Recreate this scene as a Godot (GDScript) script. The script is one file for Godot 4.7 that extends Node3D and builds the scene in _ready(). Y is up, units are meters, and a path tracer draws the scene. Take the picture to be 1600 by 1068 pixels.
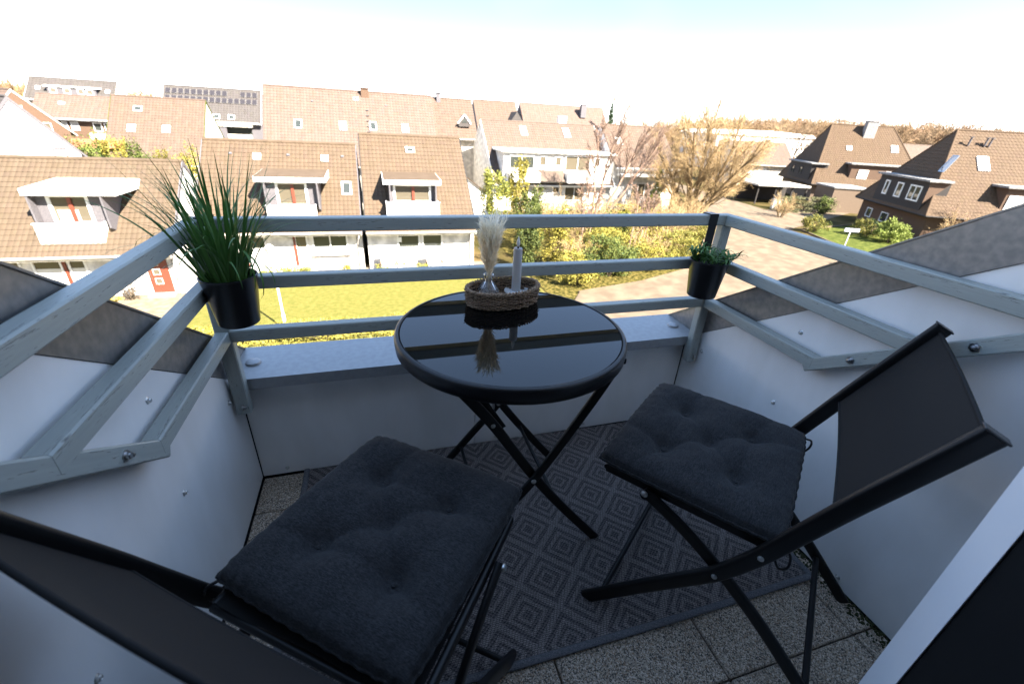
extends Node3D

const GY := -8.0            # level of the ground below the balcony floor (y = 0)
const XR := 1.236           # inner face of the right cheek wall
const XL := -0.475          # inner face of the left cheek wall
const ZF := -1.385          # inner face of the front parapet
var M := {}
var used := {}
var rng := RandomNumberGenerator.new()


# ------------------------------------------------------------------ geometry
class Geo:
	var v := PackedVector3Array()
	var n := PackedVector3Array()
	var uv := PackedVector2Array()
	var c := PackedColorArray()
	var idx := PackedInt32Array()
	var col := Color(1, 1, 1)

	func tri(a: Vector3, b: Vector3, d: Vector3, ua := Vector2.ZERO, ub := Vector2.ZERO, ud := Vector2.ZERO) -> void:
		var nn := (b - a).cross(d - a).normalized()
		var k := v.size()
		for q in [a, d, b]:
			v.append(q); n.append(nn); c.append(col)
		uv.append(ua); uv.append(ud); uv.append(ub)
		idx.append(k); idx.append(k + 1); idx.append(k + 2)

	func quad(a: Vector3, b: Vector3, d: Vector3, e: Vector3, s := Vector2.ONE) -> void:
		tri(a, b, d, Vector2(0, s.y), s, Vector2(s.x, 0))
		tri(a, d, e, Vector2(0, s.y), Vector2(s.x, 0), Vector2.ZERO)

	func face(p: Array, center: Vector3) -> void:
		var nn: Vector3 = (p[1] - p[0]).cross(p[2] - p[0])
		var m := Vector3.ZERO
		for q in p:
			m += q
		m /= p.size()
		var flip := nn.dot(m - center) < 0
		for i in range(1, p.size() - 1):
			if flip:
				tri(p[0], p[i + 1], p[i])
			else:
				tri(p[0], p[i], p[i + 1])

	func box(ce: Vector3, size: Vector3, bev := 0.0, bs := Basis.IDENTITY) -> void:
		var h := size / 2.0
		if bev <= 0.0:
			for a in 3:
				for s in [-1.0, 1.0]:
					var p := []
					for q in [Vector2(-1, -1), Vector2(1, -1), Vector2(1, 1), Vector2(-1, 1)]:
						var w := Vector3.ZERO
						w[a] = s * h[a]; w[(a + 1) % 3] = q.x * h[(a + 1) % 3]; w[(a + 2) % 3] = q.y * h[(a + 2) % 3]
						p.append(ce + bs * w)
					face(p, ce)
			return
		var b := minf(bev, minf(h.x, minf(h.y, h.z)) * 0.9)
		var at := func(s: Vector3, a: int) -> Vector3:
			var w := Vector3(s.x * (h.x - b), s.y * (h.y - b), s.z * (h.z - b))
			w[a] = s[a] * h[a]
			return ce + bs * w
		for a in 3:
			for s in [-1.0, 1.0]:
				var p := []
				for q in [Vector2(-1, -1), Vector2(1, -1), Vector2(1, 1), Vector2(-1, 1)]:
					var w := Vector3.ZERO
					w[a] = s; w[(a + 1) % 3] = q.x; w[(a + 2) % 3] = q.y
					p.append(at.call(w, a))
				face(p, ce)
			var u := (a + 1) % 3
			var t := (a + 2) % 3
			for s in [-1.0, 1.0]:
				for r in [-1.0, 1.0]:
					var w := Vector3.ZERO
					w[u] = s; w[t] = r
					var w0 := w
					var w1 := w
					w0[a] = -1; w1[a] = 1
					face([at.call(w0, u), at.call(w1, u), at.call(w1, t), at.call(w0, t)], ce)
		for sx in [-1.0, 1.0]:
			for sy in [-1.0, 1.0]:
				for sz in [-1.0, 1.0]:
					var w := Vector3(sx, sy, sz)
					face([at.call(w, 0), at.call(w, 1), at.call(w, 2)], ce)

	# box from corner to corner
	func bx(a: Vector3, b: Vector3, bev := 0.0) -> void:
		box((a + b) / 2.0, (b - a).abs(), bev)

	# bar between two points, w across (towards side), t the other way
	func bar(a: Vector3, b: Vector3, side: Vector3, w: float, t: float, bev := 0.0) -> void:
		var d := (b - a).normalized()
		var s := (side - d * side.dot(d)).normalized()
		box((a + b) / 2.0, Vector3((b - a).length(), w, t), bev, Basis(d, s, d.cross(s)))

	func grid(rows: Array, su := 1.0, sv := 1.0, flip := false, close := false) -> void:
		var nr := rows.size()
		var nc: int = rows[0].size()
		var k := v.size()
		for i in nr:
			for j in nc:
				var p: Vector3 = rows[i][j]
				var jl := j - 1
				var jr := j + 1
				if close:
					if jl < 0: jl = nc - 2
					if jr > nc - 1: jr = 1
				else:
					jl = maxi(jl, 0); jr = mini(jr, nc - 1)
				var dj: Vector3 = rows[i][jr] - rows[i][jl]
				var di: Vector3 = rows[mini(i + 1, nr - 1)][j] - rows[maxi(i - 1, 0)][j]
				var nn := dj.cross(di)
				if nn.length_squared() < 1e-16:
					var i2 := 1 if i == 0 else nr - 2
					dj = rows[i2][jr] - rows[i2][jl]
					nn = dj.cross(di)
				nn = nn.normalized()
				v.append(p); n.append(-nn if flip else nn); c.append(col)
				uv.append(Vector2(su * j / maxf(nc - 1, 1), sv * i / maxf(nr - 1, 1)))
		for i in nr - 1:
			for j in nc - 1:
				var a := k + i * nc + j
				var q := [a, a + 1, a + nc + 1, a + nc] if flip else [a, a + nc, a + nc + 1, a + 1]
				idx.append_array(PackedInt32Array([q[0], q[1], q[2], q[0], q[2], q[3]]))

	func tube(pts: Array, rad: Array, sides := 8, cap := true, sq := 1.0, side := Vector3.ZERO) -> void:
		var rows := []
		var e1 := Vector3.ZERO
		for i in pts.size():
			var t: Vector3 = (pts[mini(i + 1, pts.size() - 1)] - pts[maxi(i - 1, 0)]).normalized()
			if e1 == Vector3.ZERO:
				e1 = side if side != Vector3.ZERO else (Vector3.UP if absf(t.y) < 0.9 else Vector3.RIGHT)
			e1 = (e1 - t * e1.dot(t)).normalized()
			var e2 := t.cross(e1)
			var row := PackedVector3Array()
			for j in sides + 1:
				var f := TAU * (j % sides) / sides
				row.append(pts[i] + rad[i] * (e1 * cos(f) + e2 * sin(f) * sq))
			rows.append(row)
		grid(rows, 1.0, 1.0, false, true)
		if cap:
			for e in [0, pts.size() - 1]:
				if rad[e] > 0.0005:
					var p := []
					for j in sides:
						p.append(rows[e][j])
					face(p, pts[1] if e == 0 else pts[e - 1])

	# profile: Vector2(radius, height), bottom to top on the outside
	func lathe(pr: Array, ce: Vector3, segs := 32, sharp := 0.75, rib := 0.0, ribs := 0) -> void:
		for k in pr.size() - 1:
			var t0: Vector2 = (pr[k + 1] - pr[k]).normalized()
			var na := Vector2(t0.y, -t0.x)
			var nb := na
			if k > 0:
				var t1: Vector2 = (pr[k] - pr[k - 1]).normalized()
				if t1.dot(t0) > sharp: na = (na + Vector2(t1.y, -t1.x)).normalized()
			if k < pr.size() - 2:
				var t2: Vector2 = (pr[k + 2] - pr[k + 1]).normalized()
				if t2.dot(t0) > sharp: nb = (nb + Vector2(t2.y, -t2.x)).normalized()
			var s := v.size()
			for j in segs + 1:
				var f := TAU * (j % segs) / segs
				var dir := Vector3(cos(f), 0, -sin(f))
				var w := 1.0 + rib * cos(f * ribs)
				for e in 2:
					var q: Vector2 = pr[k + e]
					var m := nb if e else na
					v.append(ce + dir * q.x * w + Vector3(0, q.y, 0))
					n.append((dir * m.x + Vector3(0, m.y, 0) + dir.cross(Vector3.UP) * (rib * ribs * sin(f * ribs)) * -1.0).normalized())
					c.append(col)
					uv.append(Vector2(float(j) / segs, float(k + e) / (pr.size() - 1)))
			for j in segs:
				var a := s + j * 2
				idx.append_array(PackedInt32Array([a, a + 1, a + 3, a, a + 3, a + 2]))

	# polygon (2D, any order) pushed along d
	func prism(poly: Array, o: Vector3, ax: Vector3, ay: Vector3, d: Vector3) -> void:
		var pk := PackedVector2Array(poly)
		var ce := Vector2.ZERO
		for p in poly:
			ce += p
		ce /= poly.size()
		var at := func(p: Vector2) -> Vector3: return o + ax * p.x + ay * p.y
		var ids := Geometry2D.triangulate_polygon(pk)
		var mid: Vector3 = at.call(ce) + d / 2.0
		for i in range(0, ids.size(), 3):
			var a: Vector3 = at.call(pk[ids[i]])
			var b: Vector3 = at.call(pk[ids[i + 1]])
			var e: Vector3 = at.call(pk[ids[i + 2]])
			face([a, b, e], (a + b + e) / 3.0 + d)
			face([a + d, b + d, e + d], (a + b + e) / 3.0 - d)
		var area := 0.0
		for i in poly.size():
			area += pk[i].cross(pk[(i + 1) % poly.size()])
		for i in poly.size():
			var p := pk[i]
			var q := pk[(i + 1) % poly.size()]
			var out2 := Vector2(q.y - p.y, p.x - q.x) * signf(area)
			var a: Vector3 = at.call(p)
			var b: Vector3 = at.call(q)
			face([a, b, b + d, a + d], (a + b + d) / 2.0 - (ax * out2.x + ay * out2.y))

	func mesh() -> ArrayMesh:
		var arr := []
		arr.resize(Mesh.ARRAY_MAX)
		arr[Mesh.ARRAY_VERTEX] = v
		arr[Mesh.ARRAY_NORMAL] = n
		arr[Mesh.ARRAY_TEX_UV] = uv
		arr[Mesh.ARRAY_COLOR] = c
		arr[Mesh.ARRAY_INDEX] = idx
		var m := ArrayMesh.new()
		m.add_surface_from_arrays(Mesh.PRIMITIVE_TRIANGLES, arr)
		return m


# ------------------------------------------------------------------ naming
func numbered(called: String) -> String:
	var k: int = used.get(called, 0)
	used[called] = k + 1
	return called if k == 0 else "%s_%03d" % [called, k]

func thing(called: String, label: String, category: String, at := Vector3.ZERO, turn := 0.0, group := "") -> Node3D:
	var o := Node3D.new()
	o.name = numbered(called)
	add_child(o, true)
	o.position = at
	o.rotation.y = turn
	tag(o, label, category, group)
	return o

func tag(o: Node, label: String, category: String, group := "") -> void:
	o.set_meta("label", label)
	o.set_meta("category", category)
	if group: o.set_meta("group", group)

func part(parent: Node, called: String, mesh: Mesh, mat: Material, at := Vector3.ZERO, bs := Basis.IDENTITY) -> MeshInstance3D:
	var o := MeshInstance3D.new()
	var k := 0
	var nm := called
	while parent.has_node(nm):
		k += 1
		nm = "%s_%03d" % [called, k]
	o.name = nm
	o.mesh = mesh
	o.material_override = mat
	parent.add_child(o, true)
	o.transform = Transform3D(bs, at)
	return o

func gp(parent: Node, called: String, g: Geo, mat: Material) -> MeshInstance3D:
	return part(parent, called, g.mesh(), mat)

func solo(called: String, g: Geo, mat: Material, label: String, category: String, group := "") -> MeshInstance3D:
	var o := part(self, numbered(called), g.mesh(), mat)
	tag(o, label, category, group)
	return o

func struct(called: String, g: Geo, mat: Material, label := "") -> MeshInstance3D:
	var o := part(self, called, g.mesh(), mat)
	o.set_meta("kind", "structure")
	if label: o.set_meta("label", label)
	return o


# ------------------------------------------------------------------ materials
func lin(r: float, g: float, b: float) -> Color:
	return Color(r, g, b).linear_to_srgb()

func noise_img(sd: int, freq: float, oct := 4, size := 256, kind := FastNoiseLite.TYPE_SIMPLEX_SMOOTH) -> Image:
	var f := FastNoiseLite.new()
	f.seed = sd
	f.frequency = freq
	f.noise_type = kind
	f.fractal_octaves = oct
	return f.get_seamless_image(size, size, false, false, 0.12)

# remaps a grey picture to colours between a and b
func tone(im: Image, a: Color, b: Color, gain := 1.0, bias := 0.0) -> ImageTexture:
	var o := Image.create(im.get_width(), im.get_height(), false, Image.FORMAT_RGB8)
	for y in im.get_height():
		for x in im.get_width():
			var t := clampf((im.get_pixel(x, y).r - 0.5) * gain + 0.5 + bias, 0, 1)
			o.set_pixel(x, y, a.lerp(b, t))
	return ImageTexture.create_from_image(o)

func std(col: Color, rough := 0.7, metal := 0.0, spec := 0.5) -> StandardMaterial3D:
	var m := StandardMaterial3D.new()
	m.albedo_color = col
	m.roughness = rough
	m.metallic = metal
	m.metallic_specular = spec
	return m

func tri(m: StandardMaterial3D, tex: Texture2D, scale: Vector3, world := false) -> StandardMaterial3D:
	m.albedo_texture = tex
	m.uv1_triplanar = true
	m.uv1_world_triplanar = world
	m.uv1_scale = scale
	return m

func bump(m: StandardMaterial3D, tex: Texture2D, cm: float) -> StandardMaterial3D:
	m.heightmap_enabled = true
	m.heightmap_texture = tex
	m.heightmap_scale = cm
	return m

func materials() -> void:
	var n1 := noise_img(3, 0.012, 5)
	var n2 := noise_img(11, 0.05, 4)
	var fine := noise_img(21, 0.2, 2)
	var n1t := ImageTexture.create_from_image(n1)
	var finet := ImageTexture.create_from_image(fine)
	var W := Color(1, 1, 1)
	var blot := tone(n1, Color(0.8, 0.8, 0.8), W, 1.6)
	var speck := tone(fine, Color(0.72, 0.72, 0.72), W, 1.5)
	M.blot = blot
	M.panel = tri(std(lin(0.88, 0.875, 0.86), 0.3, 0.0, 0.62), tone(n1, Color(0.965, 0.965, 0.96), W, 1.6), Vector3(1.6, 0.7, 1.6))
	M.gap = std(lin(0.015, 0.015, 0.015), 0.9)
	# zinc: mottled metal with faint streaks
	M.zinc = tri(std(lin(0.27, 0.268, 0.262), 0.44, 0.65), tone(noise_img(5, 0.05, 5), Color(0.84, 0.85, 0.86), Color(1, 0.99, 0.98), 1.3), Vector3.ONE * 3.0)
	bump(M.zinc, n1t, 0.015)
	M.coping = tri(std(lin(0.36, 0.37, 0.38), 0.5, 0.4), tone(noise_img(6, 0.05, 5), Color(0.93, 0.93, 0.93), W, 1.3), Vector3.ONE * 3.0)
	# flaking grey paint, cracks run along the bar
	var pn := noise_img(8, 0.06, 4, 512)
	var pn2 := noise_img(9, 0.012, 3, 512)
	var pim := Image.create(512, 512, false, Image.FORMAT_RGB8)
	var pht := Image.create(512, 512, false, Image.FORMAT_RGB8)
	for y in 512:
		for x in 512:
			var a: float = pn.get_pixel(x, y).r
			var b: float = pn2.get_pixel(x, y).r
			var flake := a < 0.29 and b > 0.66 or a < 0.11
			var t := 0.93 + 0.06 * b + 0.03 * (a - 0.5)
			var k := Color(t * 0.98, t, t * 0.99)
			if flake: k = Color(0.42, 0.40, 0.37)
			pim.set_pixel(x, y, k)
			pht.set_pixel(x, y, Color(0, 0, 0) if flake else Color(1, 1, 1))
	M.paint = tri(std(lin(0.36, 0.37, 0.35), 0.45), ImageTexture.create_from_image(pim), Vector3(0.7, 14, 14))
	bump(M.paint, ImageTexture.create_from_image(pht), 0.03)
	M.steel = std(lin(0.5, 0.5, 0.5), 0.3, 1.0)
	M.rivet = std(lin(0.62, 0.62, 0.6), 0.35, 0.9)
	M.black_metal = tri(std(lin(0.006, 0.006, 0.0065), 0.42, 0.0, 0.4), speck, Vector3.ONE * 8)
	M.rim_metal = std(lin(0.008, 0.008, 0.009), 0.34, 0.0, 0.42)
	M.black_glass = std(lin(0.0015, 0.0018, 0.002), 0.015, 0.0, 0.5)
	M.pot = std(lin(0.008, 0.008, 0.009), 0.33, 0.0, 0.5)
	M.soil = tri(std(lin(0.03, 0.03, 0.02), 1.0), speck, Vector3.ONE * 20)
	# melange fabric
	var fr := RandomNumberGenerator.new()
	fr.seed = 5
	var fim := Image.create(256, 256, false, Image.FORMAT_RGB8)
	for y in 256:
		var x := 0
		while x < 256:
			var l := fr.randi_range(2, 9)
			var t := fr.randf_range(0.55, 1.0)
			for q in l:
				if x + q < 256:
					var w := t * (0.82 if (x + q + y) % 2 else 1.0)
					fim.set_pixel(x + q, y, Color(w * 0.97, w * 0.98, w))
			x += l
	var ft := ImageTexture.create_from_image(fim)
	M.fabric = tri(std(lin(0.062, 0.061, 0.061), 0.95, 0.0, 0.2), ft, Vector3.ONE * 5.5)
	bump(M.fabric, ft, 0.05)
	M.fabric.rim_enabled = true
	M.fabric.rim = 0.5
	M.fabric.rim_tint = 0.6
	# woven mesh cloth
	var tim := Image.create(128, 128, false, Image.FORMAT_RGB8)
	for y in 128:
		for x in 128:
			var a := absf(sin(x * PI / 4.0))
			var b := absf(sin(y * PI / 4.0))
			var t := 0.35 + 0.65 * (a if (x / 4 + y / 4) % 2 else b)
			tim.set_pixel(x, y, Color(t, t, t))
	var tt := ImageTexture.create_from_image(tim)
	M.sling = tri(std(lin(0.009, 0.009, 0.0095), 0.75, 0.0, 0.35), tt, Vector3.ONE * 18)
	bump(M.sling, tt, 0.03)
	# speckled washed concrete slabs
	var cell := FastNoiseLite.new()
	cell.noise_type = FastNoiseLite.TYPE_CELLULAR
	cell.cellular_return_type = FastNoiseLite.RETURN_CELL_VALUE
	cell.frequency = 0.19
	cell.seed = 4
	cell.fractal_type = FastNoiseLite.FRACTAL_NONE
	cell.domain_warp_enabled = true
	cell.domain_warp_amplitude = 6.0
	var sim := Image.create(1024, 1024, false, Image.FORMAT_RGB8)
	for y in 1024:
		for x in 1024:
			var a := cell.get_noise_2d(x, y) * 0.5 + 0.5
			var k := Color(0.74, 0.72, 0.68)
			if a < 0.2: k = Color(0.36, 0.36, 0.35)
			elif a < 0.3: k = Color(0.54, 0.52, 0.5)
			elif a < 0.52: k = Color(0.66, 0.64, 0.6)
			elif a < 0.62: k = Color(0.6, 0.53, 0.46)
			elif a > 0.85: k = Color(0.86, 0.85, 0.82)
			sim.set_pixel(x, y, k)
	var st := ImageTexture.create_from_image(sim)
	M.slab = tri(std(Color(0.98, 0.93, 0.88), 0.9, 0.0, 0.3), st, Vector3.ONE * 2.1, true)
	bump(M.slab, st, 0.06)
	M.moss = tri(std(lin(0.05, 0.055, 0.015), 1.0), speck, Vector3.ONE * 12)
	# rug: nested diamonds in a flat weave
	var rim := Image.create(1200, 660, false, Image.FORMAT_RGB8)
	var rh := Image.create(1200, 660, false, Image.FORMAT_RGB8)
	var rr := RandomNumberGenerator.new()
	rr.seed = 9
	for y in 660:
		for x in 1200:
			var wx := x / 1200.0 * 1.51
			var wz := y / 660.0 * 0.83
			var cs := 0.127
			var p := (wx + wz) * 0.70711 / cs
			var q := (wx - wz) * 0.70711 / cs
			var m := maxf(absf(p - floorf(p) - 0.5), absf(q - floorf(q) - 0.5)) * 2.0
			var light := m > 0.86 or (m > 0.5 and m < 0.66) or (m > 0.2 and m < 0.33)
			# dashes of the weave
			var row := y / 4
			var dash := ((x + (row % 2) * 5) / 5) % 2 == 0
			var t := 0.40 if y % 4 < 3 else 0.28
			if light:
				t = 0.50 if (y % 4 < 3 and (x + row * 2) % 7 < 6) else 0.28
			elif dash and y % 4 < 2 and rr.randf() < 0.85:
				t = 0.20
			t *= rr.randf_range(0.75, 1.25)
			rim.set_pixel(x, y, Color(t * 1.1, t * 1.04, t * 1.02))
			rh.set_pixel(x, y, Color.WHITE * (t * 2.0))
	M.rug = std(Color(0.98, 0.98, 0.98), 0.95, 0.0, 0.2)
	M.rug.albedo_texture = ImageTexture.create_from_image(rim)
	bump(M.rug, ImageTexture.create_from_image(rh), 0.08)
	M.rug_edge = tri(std(lin(0.30, 0.295, 0.30), 0.95), ft, Vector3.ONE * 8)
	M.wicker = tri(std(lin(0.44, 0.31, 0.2), 0.75), tone(n2, Color(0.55, 0.52, 0.5), W, 2.2), Vector3.ONE * 18)
	M.wicker.vertex_color_use_as_albedo = true
	M.wicker_dark = tri(std(lin(0.07, 0.048, 0.032), 0.9), speck, Vector3.ONE * 20)
	M.glass = std(Color(1, 1, 1, 0.02), 0.03)
	M.glass.refraction_enabled = true
	M.glass.refraction_scale = 0.05
	M.plume = std(lin(0.97, 0.93, 0.84), 0.9, 0.0, 0.2)
	M.plume.vertex_color_use_as_albedo = true
	M.plume.backlight_enabled = true
	M.plume.backlight = Color(1.0, 0.98, 0.93)
	M.candle = std(lin(0.42, 0.42, 0.41), 0.5)
	M.candle.subsurf_scatter_enabled = true
	M.candle.subsurf_scatter_strength = 0.2
	M.flame = std(lin(0.72, 0.71, 0.68), 0.3)
	M.porcelain = std(lin(0.8, 0.81, 0.82), 0.15)
	M.blade = std(lin(0.075, 0.165, 0.04), 0.42, 0.0, 0.45)
	M.blade.vertex_color_use_as_albedo = true
	M.blade.backlight_enabled = true
	M.blade.backlight = Color(0.35, 0.5, 0.2)
	M.blade.cull_mode = BaseMaterial3D.CULL_DISABLED
	M.white_frame = std(lin(0.8, 0.81, 0.82), 0.3)
	M.dark_frame = std(lin(0.01, 0.01, 0.011), 0.6)
	M.room = std(lin(0.4, 0.38, 0.36), 0.9)
	# the neighbourhood
	M.white = tri(std(lin(0.74, 0.72, 0.68), 0.85), blot, Vector3.ONE * 0.4)
	M.white_clean = std(lin(0.78, 0.77, 0.74), 0.5)
	M.offwhite = tri(std(lin(0.6, 0.55, 0.47), 0.85), blot, Vector3.ONE * 0.4)
	M.slate = tri(std(lin(0.13, 0.12, 0.125), 0.7), tone(n2, Color(0.75, 0.75, 0.78), W, 2.0), Vector3.ONE * 1.2)
	M.pane = std(lin(0.035, 0.04, 0.036), 0.05, 0.0, 0.55)
	M.pane_blind = std(lin(0.6, 0.58, 0.54), 0.2)
	M.pane_dim = std(lin(0.10, 0.085, 0.06), 0.08, 0.0, 0.5)
	M.redwood = std(lin(0.16, 0.035, 0.018), 0.5)
	M.brick = tri(std(lin(0.125, 0.075, 0.047), 0.9), tone(n2, Color(0.78, 0.76, 0.74), W, 2.0), Vector3.ONE * 1.5)
	M.brick_tan = tri(std(lin(0.16, 0.115, 0.08), 0.9), tone(n2, Color(0.8, 0.78, 0.76), W, 2.0), Vector3.ONE * 1.5)
	M.timber_dark = tri(std(lin(0.035, 0.028, 0.024), 0.8), tone(n2, Color(0.7, 0.7, 0.7), W, 2.0), Vector3(0.4, 6, 0.4))
	M.solar = std(lin(0.03, 0.027, 0.03), 0.35, 0.0, 0.4)
	M.concrete = tri(std(lin(0.26, 0.25, 0.24), 0.9), blot, Vector3.ONE * 0.8)
	var tiles := {"tile_a": Vector3(0.090, 0.067, 0.041), "tile_b": Vector3(0.094, 0.068, 0.041), "tile_d": Vector3(0.122, 0.089, 0.066), "tile_e": Vector3(0.108, 0.079, 0.055), "tile_r": Vector3(0.084, 0.055, 0.029), "tile_g": Vector3(0.110, 0.083, 0.060), "tile_grey": Vector3(0.072, 0.066, 0.057)}
	for k in tiles:
		var q: Vector3 = tiles[k]
		M[k] = tri(std(lin(q.x, q.y * 0.97, q.z * 1.06), 0.8, 0.0, 0.35), tone(n1, Color(0.91, 0.905, 0.895), W, 1.2), Vector3.ONE * 0.35)
		M[k].vertex_color_use_as_albedo = true
	M.earth = tri(std(lin(0.09, 0.07, 0.033), 1.0, 0.0, 0.2), tone(n1, Color(0.62, 0.66, 0.5), Color(1, 0.96, 0.9), 2.2), Vector3.ONE * 0.06, true)
	M.lawn = tri(std(lin(0.146, 0.126, 0.033), 1.0, 0.0, 0.2), tone(noise_img(31, 0.03, 5), Color(0.84, 0.9, 0.84), W, 1.5), Vector3.ONE * 0.35, true)
	bump(M.lawn, finet, 3.0)
	M.bed = tri(std(lin(0.135, 0.105, 0.03), 1.0, 0.0, 0.2), tone(noise_img(35, 0.04, 5), Color(0.5, 0.55, 0.45), W, 2.4), Vector3.ONE * 0.3, true)
	bump(M.bed, finet, 4.0)
	M.lawn_green = tri(std(lin(0.085, 0.095, 0.02), 1.0, 0.0, 0.2), tone(noise_img(32, 0.03, 5), Color(0.7, 0.76, 0.7), W, 2.2), Vector3.ONE * 0.22, true)
	bump(M.lawn_green, finet, 3.0)
	M.road = tri(std(lin(0.162, 0.122, 0.084), 0.95, 0.0, 0.3), tone(noise_img(33, 0.02, 5), Color(0.84, 0.84, 0.84), W, 1.8), Vector3.ONE * 0.13, true)
	M.paving = tri(std(lin(0.21, 0.165, 0.115), 0.95, 0.0, 0.3), tone(noise_img(34, 0.03, 5), Color(0.82, 0.82, 0.82), W, 1.8), Vector3.ONE * 0.25, true)
	M.leaf = std(Color(1, 1, 1), 0.7, 0.0, 0.35)
	M.leaf.vertex_color_use_as_albedo = true
	M.leaf.backlight_enabled = true
	M.leaf.backlight = Color(0.4, 0.42, 0.2)
	M.leaf.cull_mode = BaseMaterial3D.CULL_DISABLED
	M.bark_gold = std(lin(0.42, 0.29, 0.14), 0.9)
	M.bark_gold.vertex_color_use_as_albedo = true
	M.bark_pale = std(lin(0.27, 0.175, 0.125), 0.9)
	M.bark_pale.vertex_color_use_as_albedo = true
	M.bark_red = std(lin(0.17, 0.10, 0.07), 0.9)
	M.bark_red.vertex_color_use_as_albedo = true
	M.bark_dark = std(lin(0.075, 0.055, 0.035), 0.9)
	M.bark_far = std(lin(0.25, 0.165, 0.09), 0.9)
	M.bark_far.vertex_color_use_as_albedo = true


# ------------------------------------------------------------------ plants
func leaf_mesh() -> ArrayMesh:
	var g := Geo.new()
	g.tri(Vector3(-0.5, 0, 0), Vector3(0, -0.28, 0.1), Vector3(0, 0.28, 0.1))
	g.tri(Vector3(0.5, 0, 0), Vector3(0, 0.28, 0.1), Vector3(0, -0.28, 0.1))
	return g.mesh()

func foliage(parent: Node, called: String, pts: PackedVector3Array, size: float, ca: Vector3, cb: Vector3, sd: int) -> MultiMeshInstance3D:
	var r := RandomNumberGenerator.new()
	r.seed = sd
	if not M.has("leafmesh"):
		M.leafmesh = leaf_mesh()
	var mm := MultiMesh.new()
	mm.transform_format = MultiMesh.TRANSFORM_3D
	mm.use_colors = true
	mm.mesh = M.leafmesh
	mm.instance_count = pts.size()
	for i in pts.size():
		var b := Basis.from_euler(Vector3(r.randf_range(-PI, PI), r.randf_range(-PI, PI), r.randf_range(-PI, PI))).scaled(Vector3.ONE * size * r.randf_range(0.6, 1.3))
		mm.set_instance_transform(i, Transform3D(b, pts[i]))
		var t := r.randf()
		var q := ca.lerp(cb, t)
		mm.set_instance_color(i, Color(q.x, q.y, q.z))
	var o := MultiMeshInstance3D.new()
	o.name = called
	o.multimesh = mm
	o.material_override = M.leaf
	o.set_meta("kind", "stuff")
	parent.add_child(o, true)
	return o

# clumpy points in an ellipsoid (shape 0), box (1) or cone (2)
func blob(rad: Vector3, ce: Vector3, count: int, clumps: int, sd: int, shape := 0) -> PackedVector3Array:
	var r := RandomNumberGenerator.new()
	r.seed = sd
	var cs := []
	for i in clumps:
		var p := Vector3.ZERO
		if shape == 1:
			p = Vector3(r.randf_range(-1, 1), r.randf_range(-1, 1), r.randf_range(-1, 1))
			if r.randf() < 0.6: p[r.randi() % 3] = signf(r.randf() - 0.5) * 0.95
		elif shape == 2:
			var h := pow(r.randf(), 1.4)
			var a := r.randf() * TAU
			var w := (1.0 - h) * r.randf_range(0.5, 1.0) + 0.06
			p = Vector3(cos(a) * w, h * 2 - 1, sin(a) * w)
		else:
			p = Vector3(r.randfn(), r.randfn(), r.randfn()).normalized() * r.randf_range(0.45, 1.0)
		cs.append(p)
	var out := PackedVector3Array()
	var cr := 1.1 / pow(clumps, 0.34)
	for i in count:
		var p: Vector3 = cs[r.randi() % clumps]
		p += Vector3(r.randfn(), r.randfn(), r.randfn()) * cr * 0.38
		out.append(ce + p * rad)
	return out

func shrub(called: String, label: String, cat: String, at: Vector3, rad: Vector3, count: int, size: float, ca: Vector3, cb: Vector3, sd: int, shape := 0, group := "", clumps := 40) -> Node3D:
	var t := thing(called, label, cat, at, 0.0, group)
	foliage(t, "foliage", blob(rad, Vector3(0, rad.y, 0), count, clumps, sd, shape), size, ca, cb, sd + 1)
	var g := Geo.new()
	var r := RandomNumberGenerator.new()
	r.seed = sd
	for i in 5:
		var a := r.randf() * TAU
		var e := Vector3(cos(a) * rad.x * 0.5, rad.y * 1.2, sin(a) * rad.z * 0.5)
		g.tube([Vector3(0, -0.1, 0), e * 0.5 + Vector3(0.03, 0, 0.02), e], [0.05, 0.035, 0.015], 5)
	gp(t, "stem", g, M.bark_dark)
	return t

func branch(g: Geo, r: RandomNumberGenerator, p: Vector3, d: Vector3, length: float, rad: float, lvl: int, cfg: Dictionary) -> void:
	var last: bool = lvl >= cfg.kids.size()
	var ns := 2 if last else 4
	var pts := [p]
	var rr := [rad]
	var q := p
	for i in ns:
		d = (d + Vector3(r.randfn(), r.randfn(), r.randfn()) * cfg.jit + Vector3(0, cfg.up[mini(lvl, cfg.up.size() - 1)], 0)).normalized()
		q += d * length / ns
		pts.append(q)
		rr.append(rad * lerpf(1.0, 0.35 if not last else 0.5, float(i + 1) / ns))
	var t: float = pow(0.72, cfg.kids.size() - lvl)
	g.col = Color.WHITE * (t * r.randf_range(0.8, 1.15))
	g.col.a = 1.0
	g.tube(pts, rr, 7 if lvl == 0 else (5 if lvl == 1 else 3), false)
	if last:
		return
	var k: int = cfg.kids[lvl]
	for i in k:
		var f := lerpf(cfg.start[mini(lvl, cfg.start.size() - 1)], 1.0, (i + r.randf() * 0.6) / k)
		var s := f * ns
		var j := mini(int(s), ns - 1)
		var bp: Vector3 = pts[j].lerp(pts[j + 1], s - j)
		var ax := d.cross(Vector3(r.randfn(), r.randfn(), r.randfn())).normalized()
		var bd := d.rotated(ax, deg_to_rad(cfg.ang[mini(lvl, cfg.ang.size() - 1)]) * r.randf_range(0.5, 1.25))
		branch(g, r, bp, bd, length * cfg.lr * r.randf_range(0.6, 1.2) * (1.0 - 0.25 * f), maxf(rad * cfg.rr * (1.0 - 0.3 * f), cfg.min), lvl + 1, cfg)

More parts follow.
